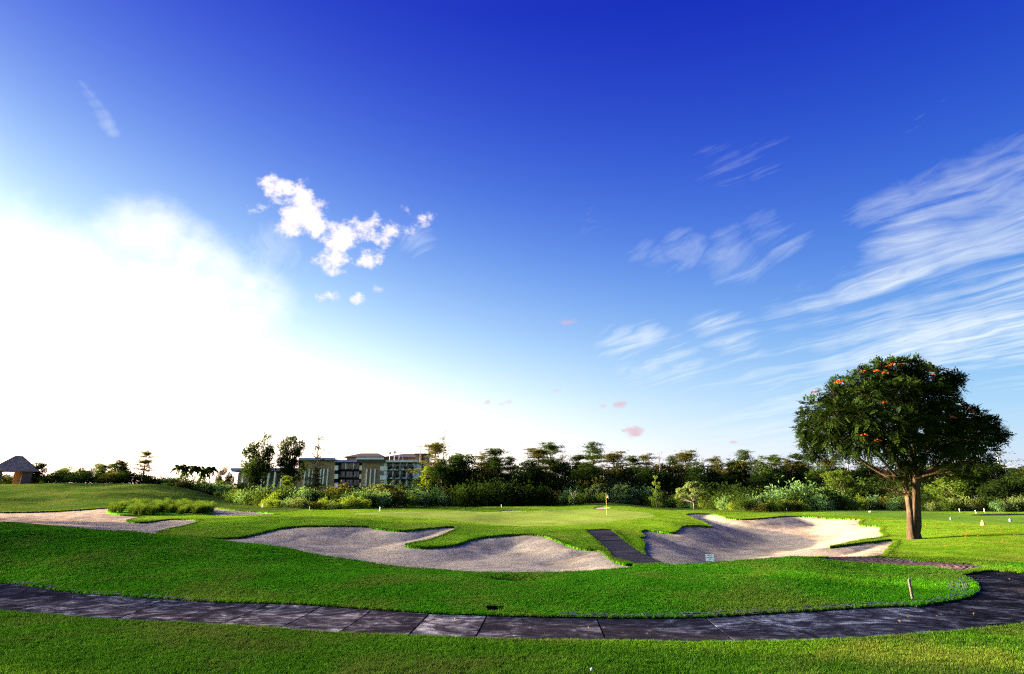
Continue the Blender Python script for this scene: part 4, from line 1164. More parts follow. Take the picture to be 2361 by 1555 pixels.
for rn, dy, step, hk, hpx, wk in rows:
    px = 384.0; i = 0
    while px < 2410:
        fy = np.interp(px, [a for a, b in FRONT], [b for a, b in FRONT])
        Y = np.interp(px, yf_x, yf_v) + dy + _vr.uniform(-1.2, 1.6)
        skip = (rn == 'front' and (1035 < px < 1275 or 855 < px < 940)) or (2170 < px and rn != 'front')
        zb_py = 777.5 + F * math.tan(PITCH - math.atan((z1(at(px, 1160, Y).x, Y) - CAM_H) / Y) * 1.0) if False else None
        base_z = z1(at(px, 1160, Y).x, Y)
        base_py = 777.5 - F * math.tan(math.atan((base_z - CAM_H) / Y) - PITCH)
        h = hpx * _vr.uniform(.72, 1.28) * (1.15 if px > 1650 and rn == 'front' else 1.0) * (.8 if px < 540 else 1)
        if rn != 'front' and 540 < px < 985: h *= .82 if rn == 'back' else .95
        top = base_py - h
        pal = {'front': ['yellow', 'yellow', 'pale', 'mid', 'blue', 'olive'], 'middle': ['blue', 'blue', 'mid', 'yellow', 'mid', 'dark', 'olive'], 'back': ['dark', 'mid', 'dark', 'olive', 'blue', 'dark']}[rn]
        mt = _vr.choice(pal)
        if px > 1880 and rn != 'front': mt = _vr.choice(['mid', 'dark', 'dark', 'blue'])
        colw = {'yellow': 'yellow-green', 'pale': 'pale green', 'mid': 'mid-green', 'blue': 'blue-green', 'olive': 'olive', 'dark': 'dark green'}[mt]
        if not skip:
            plant('bush', _vr.randrange(6), px, Y, top, h * 1.5 * wk + 10, mt, 'scrub_shrub', f'{colw} shrub, {nth(i)} from the left in the {rn} row of the scrub belt', 'shrub', f'scrub belt, {rn} row')
            i += 1
        px += step * _vr.uniform(.75, 1.25)
# bushes along the crest behind the left hill
px = -10.0; i = 0
while px < 420:
    Y = 117 + _vr.uniform(-1, 6) + (5 if 5 < px < 85 else 0)
    if True:
        mt = _vr.choice(['dark', 'mid', 'olive', 'mid'])
        plant('bush', _vr.randrange(6), px, Y, 1092 + _vr.uniform(-7, 8) + max(0, (px - 330) * .25), _vr.uniform(40, 62), mt, 'hill_shrub', f'{dict(dark="dark green", mid="mid-green", olive="olive")[mt]} shrub, {nth(i)} from the left behind the left hill crest', 'shrub', 'shrubs behind the left hill crest')
        i += 1
    px += 15 * _vr.uniform(.8, 1.25)
# unseen trees added out of view at left to shadow the front lawn
for i, (x, y, s_) in enumerate([(-38, 32, 1.0), (-43, 39, 1.0), (-37, 25, 1.05), (-37, 18, 1.0), (-48, 46, 1.05), (-37, 11, 1.0), (-53, 52, 1.05), (-37, 4, 1.05), (-38, -3, 1.0), (-44, 29, 1.1), (-43, 14, 1.1), (-38, -10, 1.0)]):
    o = empty('shade_tree', (x, y, z1(x, y) - .2), f'large spreading shade tree, {nth(i)} of the grove left of the picture', 'tree', 'shade grove left of the picture', i * 1.3, (.98 * s_, .98 * s_, .88 * s_))
    tr, cr = LIB['round', i % 4]
    link('trunk', with_mat(tr, M['bark']), None, o); link('crown', with_mat(cr, L['dark']), None, o)

# ornamental grass bed in the left bunker: an island of turf with clumps of tall grass
def tussock(seed, H=1.0):
    rg = np.random.default_rng(seed); n = 190
    a = rg.uniform(0, 6.28, n); lean = rg.uniform(.05, .75, n) * H * .8; h = H * rg.uniform(.55, 1.1, n); r0 = rg.uniform(0, .22, n)
    ca_, sa_ = np.cos(a), np.sin(a); w = .018
    p = []
    for k, (f_, g_) in enumerate(((0, 0), (.45, .5), (.8, .86), (1, .92))):
        c = np.c_[ca_ * (r0 + lean * f_ ** 2), sa_ * (r0 + lean * f_ ** 2), h * g_]
        ww = w * (1 - .75 * f_)
        side = np.c_[-sa_, ca_, np.zeros(n)] * ww
        p += [c - side, c + side]
    P_ = np.stack(p, 1); V_ = P_.reshape(-1, 3)
    b = np.arange(n)[:, None] * 8
    Fq = np.vstack([b + np.array([[2 * k, 2 * k + 1, 2 * k + 3, 2 * k + 2]]) for k in range(3)])
    return mesh_np('grass_clump', V_, Fq, True, {'tint': np.repeat(rg.uniform(0, 1, n), 8)})
tus = [tussock(900 + i) for i in range(4)]
for t_ in tus: t_.materials.append(L['reed'])
ISL = smooth_closed([ground(*q_, y0=30) for q_ in [(245, 1180), (262, 1172), (320, 1168), (400, 1168), (470, 1172), (494, 1180), (470, 1187), (400, 1189.5), (320, 1189), (268, 1186)]], 5)
mbi = []
ic = ISL.mean(0)
nI = len(ISL)
Vi, Fi = [], []
for k, (sc, dz_) in enumerate(((1.0, -.12), (.985, .05), (.7, .12), (.35, .16))):
    pts_ = ic + (ISL - ic) * sc
    Vi += [(p_[0], p_[1], z_ + dz_) for p_, z_ in zip(pts_, zt(pts_[:, 0], pts_[:, 1]))]
for k in range(3):
    Fi += [(k * nI + j, k * nI + (j + 1) % nI, (k + 1) * nI + (j + 1) % nI, (k + 1) * nI + j) for j in range(nI)]
Fi.append(tuple(range(3 * nI, 4 * nI)))
mei = bpy.data.meshes.new('turf_island'); mei.from_pydata(Vi, [], Fi); mei.update()
link('turf_island', mei, M['rough'], kind='structure')
cnt = 0; tries = 0; placed = []
lo, hi = ISL.min(0), ISL.max(0)
rs = np.random.default_rng(5)
while cnt < 95 and tries < 9000:
    tries += 1
    x, y = rs.uniform(lo[0], hi[0]), rs.uniform(lo[1], hi[1])
    if poly_sdf(ISL, np.array([x]), np.array([y]))[0] > -.15: continue
    if any((x - a) ** 2 + (y - b) ** 2 < .42 ** 2 for a, b in placed): continue
    placed.append((x, y)); cnt += 1
    o = link('grass_clump', tus[cnt % 4]); s_ = rs.uniform(.75, 1.15)
    o.location = (x, y, z1(x, y)); o.scale = (s_ * 1.15, s_ * 1.15, s_ * .95); o.rotation_euler = (0, 0, rs.uniform(0, 6.28))
    tag(o, 'tall green grass clump in the oval bed of the left bunker', 'grass clump', 'grass clumps in the oval bed')

# ------------------------------------------------------------------ the lone flowering tree
TY = 34.0
tb_ = ground(2108, 1243, 25)
tx, ty = tb_[0], tb_[1]
TY = ty
def tbark():
    m, g, b = new_mat('tulip_bark')
    p = g.node('ShaderNodeTexCoord').outputs['Object']
    st = g.noise(g.vmath('MULTIPLY', p, (9.0, 9.0, 1.1)), 1.6, 6, 0.7, 0.5)
    bl = g.noise(p, 1.6, 4, 0.6)
    c = g.ramp(g.math('ADD', g.math('MULTIPLY', st, .7), g.math('MULTIPLY', bl, .3)), [(0.34, (0.015, 0.010, 0.007)), (0.52, (0.065, 0.041, 0.024)), (0.68, (0.14, 0.092, 0.055))])
    g.l.new(c, b.inputs['Base Color']); b.inputs['Roughness'].default_value = 0.9; b.inputs['Specular IOR Level'].default_value = 0.1
    bump(g, b, st, 1.0, 0.06)
    return m
M['tbark'] = tbark()
M['petal'] = plain('orange_petal', (0.42, 0.07, 0.012), 0.6, 0.4, 8.0)
tree = empty('flowering_tree', (tx, ty, z1(tx, ty)), 'lone broad-crowned tree with orange flowers standing on the right-hand slope', 'tree')
tz0 = z1(tx, ty)
def tl(px, py, dY=0.0):
    p = at(px, py, ty + dY); return Vector((p.x - tx, p.y - ty, p.z - tz0))
tbm = MB()
def fluted(P_, r_, n=14, seed=0):
    """trunk with buttress-like flutes"""
    P_ = [Vector(p) for p in P_]
    V_ = []
    for i, p in enumerate(P_):
        for k in range(n):
            a = 2 * math.pi * k / n
            rr = r_[i] * (1 + .16 * math.sin(a * 3 + seed + i * .25) + .08 * math.sin(a * 7 + i * .6 + seed))
            V_.append(p + Vector((math.cos(a) * rr, math.sin(a) * rr, 0)))
    tbm.add(V_, [(i * n + k, i * n + (k + 1) % n, (i + 1) * n + (k + 1) % n, (i + 1) * n + k) for i in range(len(P_) - 1) for k in range(n)])
def pl(lst): return [tl(*q_) for q_ in lst]
fluted([(-.17, -.04, -.3), (-.16, -.04, .0), (-.15, -.03, .3)] + pl([(2100, 1215, -.05), (2098, 1180, -.05), (2094, 1150, -.05), (2089, 1128, -.05)]), [.27, .22, .175, .16, .15, .14, .13], 14, 0)
fluted([(.19, .05, -.3), (.17, .05, .0), (.15, .05, .3)] + pl([(2114, 1215, .08), (2113, 1180, .1), (2112, 1150, .1), (2112, 1112, .1), (2112, 1098, .1)]), [.30, .25, .205, .19, .18, .175, .17, .155], 14, 2)
LIMBS = [([(2089, 1128, -.05), (2079, 1108, -.4), (2062, 1085, -.9), (2030, 1050, -1.4), (1985, 1015, -1.6)], .13),
         ([(2089, 1128, -.05), (2084, 1100, .3), (2076, 1070, .8), (2050, 1020, 1.4), (2000, 960, 1.8)], .12),
         ([(2112, 1100, .1), (2107, 1075, -.3), (2098, 1040, -.8), (2085, 980, -1.2), (2060, 910, -1.0)], .16),
         ([(2112, 1100, .1), (2122, 1078, .3), (2131, 1050, .6), (2142, 990, .9), (2140, 900, .6)], .17),
         ([(2112, 1104, .1), (2135, 1085, -.2), (2158, 1067, -.6), (2195, 1030, -1.1), (2245, 985, -1.0)], .15),
         ([(2112, 1104, .1), (2140, 1090, .8), (2180, 1060, 1.6), (2230, 1010, 1.9), (2265, 985, 1.4)], .12),
         ([(2089, 1120, -.05), (2060, 1092, .5), (2015, 1060, .9), (1950, 1020, .6), (1895, 985, .2)], .11),
         ([(2112, 1095, .1), (2110, 1050, 1.0), (2100, 990, 1.8), (2080, 900, 1.2)], .13),
         ([(2098, 1140, -.2), (2085, 1112, -.7), (2075, 1085, -1.2), (2060, 1055, -1.8), (2040, 1000, -2.2)], .09),
         ([(2120, 1100, 0), (2160, 1088, -.8), (2210, 1072, -.9), (2255, 1055, -.4)], .06),
         ([(2120, 1104, 0), (2165, 1098, .9), (2215, 1090, 1.0), (2262, 1078, .8)], .055)]
tip_pts = []
for P_, r_ in LIMBS:
    Q = resample(np.array([list(tl(*q_)) for q_ in P_])[:, :2], 12); 
    zz = np.interp(np.linspace(0, 1, 12), np.linspace(0, 1, len(P_)), [tl(*q_).z for q_ in P_])
    pts3 = [Vector((a[0], a[1], c)) for a, c in zip(Q, zz)]
    tbm.tube(pts3, list(np.linspace(r_, r_ * .22, 12)), 8, False)
    tip_pts += pts3[4:]
rg5 = np.random.default_rng(55)
CL = [(2036, 858, .95, 0), (2070, 848, .8, .4), (2100, 850, .95, .5), (2140, 868, .9, -.5), (2186, 882, .75, 0), (2192, 872, .5, .2), (1985, 872, .9, .5), (1945, 890, .8, .2), (1922, 906, .75, 0), (2000, 912, 1.1, -1.5), (2080, 906, 1.2, -1.5), (2160, 915, 1.0, -1),
      (2020, 884, 1.1, 1.8), (2110, 884, 1.1, 2), (2185, 908, .6, -.2), (1884, 938, .85, 0), (1868, 985, .75, -.6), (1874, 1020, .68, 0), (1862, 958, .5, .1), (1925, 956, 1.1, -1.8), (1925, 1006, 1.0, -1.2), (1985, 968, 1.2, -2.5), (2050, 980, 1.25, -2.8),
      (2110, 976, 1.2, -2.2), (2172, 962, 1.15, -1.5), (2222, 950, .8, -.3), (2250, 962, .75, .5), (2268, 985, .75, -.3), (2292, 998, .55, 0), (2280, 972, .5, .1), (2236, 1008, .95, -1), (2190, 1010, 1.05, -1.8), (1990, 1014, 1.0, -2), (2050, 1022, .95, -2.2),
      (2100, 1042, .8, -1.2), (2150, 1036, .85, -.8), (2268, 1034, .62, .2), (2262, 1056, .5, 0), (1892, 1042, .5, 0), (1938, 1038, .55, .5), (1965, 1040, .4, -.6),
      (1930, 960, 1.2, 2), (2000, 950, 1.3, 3), (2080, 950, 1.3, 3.2), (2160, 960, 1.3, 2.6), (2225, 985, 1.05, 1.8), (1900, 1000, .9, 1.5), (2000, 1006, 1.0, 2.5), (2090, 1014, 1.0, 2.6), (2180, 1018, 1.0, 2),
      (2068, 1056, .5, -1), (2090, 1078, .36, -.6), (2205, 1050, .6, .8), (2230, 1066, .42, .6), (2185, 1088, .40, 1.0), (2225, 1088, .45, 1.0), (2255, 1092, .32, .9), (2060, 1098, .28, -.6), (2300, 1000, .35, -.3), (2308, 995, .22, .1),
      (1850, 985, .35, 0), (1855, 1010, .3, -.2), (1866, 1046, .3, 0), (2030, 838, .35, .1), (2112, 836, .4, .2), (2205, 868, .3, 0), (2070, 900, 1.0, .4), (2130, 920, 1.0, .6), (1970, 920, 1.0, .3)]
fo = Fol()
twm = MB()
def compound_leaves(C, out, rg):
    """pinnate leaves: arching midrib with paired leaflets"""
    n = len(C)
    d = out + rg.normal(size=(n, 3)) * .55; d[:, 2] -= .12
    d /= np.linalg.norm(d, axis=1)[:, None]
    up_ = np.tile([0, 0, 1.0], (n, 1)) + rg.normal(size=(n, 3)) * .35
    sd = np.cross(d, up_); sd /= np.linalg.norm(sd, axis=1)[:, None] + 1e-9
    nn = np.cross(sd, d)
    Lr = rg.uniform(.30, .46, n)[:, None]
    tint = rg.uniform(0, 1, n)
    for k in range(5):
        u = .2 + .8 * k / 4
        mid_ = C + d * Lr * u - np.array([0, 0, 1]) * Lr * .28 * u * u
        for sgn in ((-1, 1) if k < 4 else (0,)):
            ad = d * .5 + sd * sgn * .85 if sgn else d
            ad = ad - np.array([0, 0, .18]); ad /= np.linalg.norm(ad, axis=1)[:, None]
            bd = np.cross(nn, ad); bd /= np.linalg.norm(bd, axis=1)[:, None] + 1e-9
            l_ = Lr * (.46 if k < 3 else .40); w_ = l_ * .46
            V_ = np.stack([mid_, mid_ + ad * l_ * .5 - bd * w_ * .5 + nn * l_ * .06, mid_ + ad * l_, mid_ + ad * l_ * .5 + bd * w_ * .5 + nn * l_ * .06], 1).reshape(-1, 3)
            fo.add(V_, np.arange(4 * n).reshape(n, 4), np.repeat(tint, 4))
for px, py, r_, dY in CL:
    r_ *= .84 if r_ > .6 else .8
    c = tl(px, py + 3, dY)
    n = int(290 * r_ ** 2) + 18
    P_ = in_clump(rg5, n, c, r_, .82, .35)
    out = P_ - np.array(c); out /= np.linalg.norm(out, axis=1)[:, None] + 1e-9
    compound_leaves(P_, out, rg5)
    near_ = min(tip_pts, key=lambda q_: (q_ - c).length)
    m_ = near_.lerp(c, .5) + Vector((0, 0, -.12))
    twm.tube([near_, m_, c], [.05, .035, .015], 5, False)
    for j in range(int(5 + 6 * r_)):
        e = Vector(P_[int(rg5.integers(n))]); twm.tube([c.lerp(m_, .3), c.lerp(e, .5) + Vector((0, 0, .05)), e], [.02, .012, .006], 4, False)
# bare lower twigs on the sunny side
for i in range(46):
    b0 = tl(*[(2092, 1120, -.1), (2086, 1105, -.5), (2100, 1110, -.3), (2120, 1108, 0), (2094, 1140, -.1)][i % 5])
    a = rg5.uniform(2.4, 4.6) if i % 5 != 3 else rg5.uniform(-.6, .8)
    ln = rg5.uniform(.5, 1.5)
    e = b0 + Vector((math.cos(a) * ln, math.sin(a) * ln * .6 - .1, rg5.uniform(.0, .75)))
    m_ = b0.lerp(e, .5) + Vector((0, 0, rg5.uniform(-.22, -.02)))
    twm.tube([b0, m_, e], [.032, .02, .007], 5, False)
    for j in range(3):
        e2 = e.lerp(m_, rg5.uniform(0, .8)); twm.tube([e2, e2 + Vector((rg5.normal() * .25 - .1, rg5.normal() * .25, rg5.uniform(.0, .4)))], [.012, .004], 4, False)
link('trunk', tbm.mesh('trunk', True), M['tbark'], tree)
link('branches', twm.mesh('branches', True), M['tbark'], tree)
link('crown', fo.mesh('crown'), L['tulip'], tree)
FLW = [(2053, 839, -.4), (2058, 842, -.6), (2048, 846, -.5), (2078, 842, -.2), (2150, 856, -.8), (2180, 853, -.3), (2170, 856, -.4), (1990, 858, 0), (2022, 857, -.6), (2040, 861, -.9), (1936, 880, -.6), (1931, 884, -.6), (1878, 906, -.5), (2232, 940, -.9), (2242, 952, -1.2), (2196, 966, -2.3), (2150, 866, -1.0), (2040, 930, -2.2), (1992, 1005, -2.9), (2025, 1017, -2.8)]
petal_V, petal_F, petal_t = [], [], []
for i, (px, py, dY) in enumerate(FLW):
    c = np.array(tl(px, py, dY - .25)); m_ = 30
    ff = Fol(); d = rg5.normal(size=(m_, 3)); d[:, 2] = np.abs(d[:, 2]); d /= np.linalg.norm(d, axis=1)[:, None]
    ff.add(*leafset(c + d * np.array([.17, .14, .09]), .095, rg5, .6, .3, d))
    link('flower_cluster', ff.mesh('flower_cluster'), M['petal'], tree)
# petals and dry leaves dropped on the slope
fp = Fol(); pts_ = []
rp = np.random.default_rng(8)
while len(pts_) < 80:
    px, py = rp.uniform(2120, 2361), rp.uniform(1210, 1290)
    if rp.random() > math.exp(-((py - 1222) / 26) ** 2): continue
    gx, gy = ground(px, py, 20, 60); pts_.append((gx, gy, z1(gx, gy) + .05))
fp.add(*leafset(np.array(pts_), .06, rp, .7, .5))
o = link('fallen_petals', fp.mesh('fallen_petals'), M['petal'], kind='stuff'); o['label'] = 'orange fallen petals scattered over the tee slope'; o['category'] = 'petals'

# ------------------------------------------------------------------ hotel
def brickmat(name, c1, c2, mort, sx=1.0):
    m, g, b = new_mat(name)
    p = g.node('ShaderNodeTexCoord').outputs['Object']
    x, y, z = g.sep(p)
    bt = g.node('ShaderNodeTexBrick')
    g.l.new(g.comb(g.math('ADD', x, y), z, 0.0), bt.inputs['Vector'])
    bt.inputs['Color1'].default_value = (*c1, 1); bt.inputs['Color2'].default_value = (*c2, 1); bt.inputs['Mortar'].default_value = (*mort, 1)
    bt.inputs['Scale'].default_value = 1.6; bt.inputs['Mortar Size'].default_value = 0.03; bt.inputs['Row Height'].default_value = .3; bt.inputs['Brick Width'].default_value = .7
    n = g.noise(p, 0.8, 5, .7)
    g.l.new(g.mix(g.rng(n, .35, .7, 0, .45), bt.outputs[0], (c1[0] * .6, c1[1] * .6, c1[2] * .6)), b.inputs['Base Color'])
    b.inputs['Roughness'].default_value = .9; b.inputs['Specular IOR Level'].default_value = .1
    bump(g, b, bt.outputs['Fac'], -.4, .03)
    return m
M['brick'] = brickmat('hotel_brick', (0.36, 0.220, 0.138), (0.26, 0.16, 0.10), (0.18, 0.14, 0.11))
M['stone'] = brickmat('hotel_stone', (0.38, 0.28, 0.18), (0.25, 0.185, 0.125), (0.16, 0.13, 0.10))
M['plaster'] = plain('white_plaster', (0.70, 0.67, 0.66), .8, .08, .6)
M['rooftile'] = plain('brown_roof', (0.085, 0.066, 0.070), .85, .3, 2.0)
M['fascia'] = plain('blue_fascia', (0.24, 0.24, 0.50), .6, .12, .8)
M['soffit'] = plain('soffit', (0.075, 0.06, 0.075), .9, .2, .8)
M['darkwall'] = plain('dark_timber', (0.022, 0.019, 0.020), .85, .5, 1.2)
M['planter'] = L['dark']
def glassmat():
    m, g, b = new_mat('window_glass')
    b.inputs['Base Color'].default_value = (0.035, 0.05, 0.06, 1); b.inputs['Roughness'].default_value = .08; b.inputs['Specular IOR Level'].default_value = .6
    return m
M['glass'] = glassmat()
M['metal'] = plain('grey_metal', (0.25, 0.25, 0.27), .45, .1, 3, metal=.6)

HY = 205.0
def hx(u): return 660 + u * .14401          # pixels of the enlarged crop -> photo pixels
def hy(v): return 1020 + v * .14401
def wx(u, v, Y=HY): return at(hx(u), hy(v), Y).x
def wz(v, Y=HY): return CAM_H + Y * tan_row(hy(v))
def hb(u0, u1, v0, v1, Y, thick, vm=None):
    """box whose front face shows between crop columns u0..u1 and rows v0 (top)..v1 (bottom)"""
    vm = (v0 + v1) / 2 if vm is None else vm
    return (wx(u0, vm, Y), wx(u1, vm, Y), Y, Y + thick, wz(v1, Y), wz(v0, Y))
def hpart(name, bxs, mat, parent, bevel=0.0):
    m_ = MB()
    for b_ in (bxs if isinstance(bxs, list) else [bxs]): m_.box(*b_)
    ob = link(name, m_.mesh(name, bevel=bevel), mat, parent)
    ob.location = -Vector(parent_loc[parent.name] if parent.name in parent_loc else (0, 0, 0)); return ob
parent_loc = {}
def building(name, u, v, Y, label, cat='building'):
    x = wx(u, v, Y); z = z1(x, Y)
    o = empty(name, (x, Y, z), label, cat); parent_loc[o.name] = (x, Y, z); return o
def sub(name, bxs, mat, parent):
    """sub-part: parent already sits at minus the building origin, so world coordinates carry over"""
    m_ = MB()
    for b_ in (bxs if isinstance(bxs, list) else [bxs]): m_.box(*b_)
    return link(name, m_.mesh(name), mat, parent)
GV_ = 905      # crop row of the ground under the hotel

# wing A: brick end block with white fins and the dark balcony block right of it
A = building('hotel_wing', 480, GV_, HY, 'left brick hotel wing with blue-edged flat roof and white fins')
wallA = hpart('wall', hb(188, 775, 300, GV_, HY, 14, 480), M['brick'], A)
for u in (290, 358, 412, 545, 592, 656):
    sub('fin', hb(u - 8, u + 8, 425, 700, HY - .5, .49, 560), M['plaster'], wallA)
wsl = sub('window', hb(468, 492, 330, 415, HY - .06, .05), M['glass'], wallA)
rfA = hpart('roof', [hb(200, 775, 268, 300, HY - 1.6, 17, 280)], M['soffit'], A)
sub('fascia', hb(196, 780, 250, 284, HY - 1.9, .29, 280), M['fascia'], rfA)
blkA = hpart('balcony_block', hb(800, 1215, 330, GV_, HY + 2.2, 11, 520), M['darkwall'], A)
rA2 = hpart('roof', hb(770, 1235, 296, 322, HY - .9, 14, 320), M['soffit'], A)
sub('fascia', hb(766, 1240, 284, 318, HY - 1.2, .29, 320), M['fascia'], rA2)
for j, (v0, v1) in enumerate(((338, 432), (470, 565), (602, 700))):
    for u0, u1 in ((830, 940), (960, 1062), (1080, 1170)):
        w_ = hpart('window', hb(u0 + 4, u1 - 4, v0, v1 - 6, HY + 2.1, .09), M['glass'], A)
        sub('frame', [hb(u0 + (u1 - u0) * .48, u0 + (u1 - u0) * .52, v0, v1 - 6, HY + 2.0, .09)], M['plaster'] if j == 0 else M['darkwall'], w_)
        if j == 0: sub('curtain', hb(u0 + 8, u0 + (u1 - u0) * .3, v0 + 3, v1 - 8, HY + 1.98, .05), M['plaster'], w_)
    hpart('balcony_floor', hb(815, 1180, v1 + 1, v1 + 9, HY + .6, 1.58), M['darkwall'], A)
    for u in (828, 950, 1072):
        if j == 0: hpart('partition', hb(u - 6, u + 6, v0 - 6, v1, HY + .5, 1.6), M['plaster'], A)
    hpart('railing', [hb(822, 1172, v1 - 38, v1 - 35, HY + .45, .05)] + [hb(u, u + 2.5, v1 - 35, v1, HY + .46, .04) for u in range(824, 1172, 16)], M['metal'], A)
for u0, u1 in ((772, 826), (1172, 1220)):
    hpart('stair_column', hb(u0 + 6, u1 - 6, 330, GV_, HY + .3, 2.2), M['darkwall'], A)
    for v0, v1 in ((374, 448), (512, 584), (650, 722)):
        hpart('planter_box', hb(u0, u1, v0, v1, HY - .4, .69), M['plaster'], A)
hpart('planter_box', hb(132, 186, 500, 575, HY - .4, .8), M['plaster'], A)

# wing B: taller brick block with white roof slab and planted balconies
B = building('hotel_wing', 1640, GV_, HY - 3, 'taller brick hotel wing with white roof slab and planted balconies')
YB = HY - 3
wallB = hpart('wall', hb(1205, 1505, 325, GV_, YB, 13, 480), M['brick'], B)
for u in (1282, 1345, 1414):
    sub('fin', hb(u - 9, u + 9, 425, 705, YB - .5, .49, 560), M['plaster'], wallB)
sub('window', hb(1248, 1280, 322, 415, YB - .06, .05), M['glass'], wallB)
rB = hpart('roof', hb(1130, 1580, 272, 325, YB - 1.8, 16, 290), M['soffit'], B)
sub('fascia', hb(1115, 1560, 246, 275, YB - 2.4, .59, 280), M['plaster'], rB)
hpart('stair_column', hb(1500, 1600, 310, GV_, YB + .4, 12, 480), M['plaster'], B)
for v0, v1 in ((340, 385), (462, 528), (608, 660)):
    hpart('window', hb(1512, 1560, v0, v1, YB + .3, .09), M['glass'], B)
for v0, v1 in ((385, 452), (530, 600)):
    hpart('planter_box', hb(1500, 1622, v0, v1, YB - .3, .68), M['plaster'], B)
rB2 = hpart('roof', hb(1585, 2095, 306, 332, YB - .8, 14, 330), M['soffit'], B)
sub('fascia', hb(1560, 2100, 288, 318, YB - 1.2, .39, 330), M['plaster'], rB2)
blkB = hpart('balcony_block', hb(1602, 2090, 332, GV_, YB + 2.6, 10, 480), M['plaster'], B)
rb = np.random.default_rng(21)
plants_f = []
for j, (v0, v1) in enumerate(((340, 452), (470, 590), (610, 720))):
    hpart('balcony_floor', hb(1604, 2088, v1, v1 + 12, YB + .4, 2.18), M['soffit'], B)
    for i, u in enumerate((1602, 1708, 1820, 1928, 2034)):
        hpart('partition', hb(u - 7, u + 7, v0 - 8, v1, YB + .45, 2.1), M['plaster'], B)
        if i < 4:
            w_ = hpart('window', hb(u + 14, u + 88, v0 + 4, v1 - 8, YB + 2.5, .09), M['glass'], B)
            sub('curtain', hb(u + 18, u + 42, v0 + 6, v1 - 10, YB + 2.44, .05), M['plaster'], w_)
            hpart('planter_box', hb(u + 20, u + 96, v1 - 28, v1 - 2, YB + .1, .5), M['plaster'], B)
            ff = Fol()
            for q_ in range(4):
                uu = u + 20 + 80 * rb.random(); vv = v1 - 30 - 34 * rb.random() + 60 * (rb.random() < .4)
                c = (wx(uu, vv, YB), YB - .2, wz(vv, YB))
                ff.add(*leafset(in_clump(rb, 46, c, .62, 1.1), .34, rb, .5, .2))
            ob = link('balcony_plant', ff.mesh('balcony_plant'), L['dark'], B); ob.location = -Vector(parent_loc[B.name])

# upper blocks behind with hip roofs
def hip(u0, u1, r0, r1, vt, ve, Y, depth, mat, parent):
    x0, x1, y0, y1 = wx(u0, ve, Y), wx(u1, ve, Y), Y, Y + depth
    xr0, xr1, zt_, ze = wx(r0, vt, Y), wx(r1, vt, Y), wz(vt, Y + depth / 2), wz(ve, Y)
    ym = Y + depth / 2
    m_ = MB().add([(x0, y0, ze), (x1, y0, ze), (x1, y1, ze), (x0, y1, ze), (xr0, ym, zt_), (xr1, ym, zt_), (x0, y0, ze - .35), (x1, y0, ze - .35), (x1, y1, ze - .35), (x0, y1, ze - .35)],
                  [(0, 1, 5, 4), (1, 2, 5), (2, 3, 4, 5), (3, 0, 4), (6, 7, 1, 0), (7, 8, 2, 1), (8, 9, 3, 2), (9, 6, 0, 3), (9, 8, 7, 6)])
    ob = link('roof', m_.mesh('roof'), mat, parent); ob.location = -Vector(parent_loc[parent.name]); return ob
Cb = building('hotel_block', 1245, GV_, 226, 'rear hotel block with brown hip roof above the white roof slab')
hpart('wall', hb(965, 1510, 232, GV_, 226, 13, 300), M['stone'], Cb)
hip(930, 1545, 1115, 1400, 178, 232, 225, 15, M['rooftile'], Cb)
Db = building('hotel_block', 1860, GV_, 230, 'rear hotel block with long brown roof and stone tower at the right')
hpart('wall', hb(1530, 2160, 240, GV_, 230, 13, 300), M['stone'], Db)
hip(1520, 2200, 1820, 2090, 186, 240, 229, 15, M['rooftile'], Db)
hpart('tower', hb(2068, 2165, 200, GV_, 224, 7, 320), M['stone'], Db)
hpart('tower_roof', hb(2056, 2300, 180, 200, 223, 10, 190), M['rooftile'], Db)
gl_ = hpart('glazed_bay', hb(2168, 2290, 205, GV_, 226, 6, 320), M['glass'], Db)
sub('frame', [hb(u, u + 4, 205, 520, 225.9, .09) for u in (2168, 2196, 2224, 2252, 2284)], M['metal'], gl_)
for u in (1800, 1866): hpart('vent_pipe', hb(u - 5, u + 5, 200, 300, YB + 6, .35), M['plaster'], Db)
# far-left low wing with blue roof and white columns
Eb = building('hotel_annex', -350, GV_, 212, 'low hotel annex with blue roof edge and white columns at far left')
def eb(px0, px1, py0, py1, Y, th):
    pm = (py0 + py1) / 2
    return (at(px0, pm, Y).x, at(px1, pm, Y).x, Y, Y + th, CAM_H + Y * tan_row(py1), CAM_H + Y * tan_row(py0))
w_ = hpart('wall', eb(546, 690, 1090, 1150, 212, 9), M['soffit'], Eb)
for px in (556, 571, 586, 601, 616, 631, 646, 661, 676): sub('column', eb(px - 1.4, px + 1.4, 1088, 1150, 210.4, .5), M['plaster'], w_)
for px in (563, 578, 593, 608, 623, 638, 653, 668): sub('window', eb(px - 4, px + 4, 1091, 1106, 211.9, .09), M['glass'], w_)
rE = hpart('roof', eb(534, 700, 1083, 1088, 209.6, 14), M['soffit'], Eb)
sub('fascia', eb(532, 702, 1079.5, 1085.5, 209.2, .39), M['fascia'], rE)
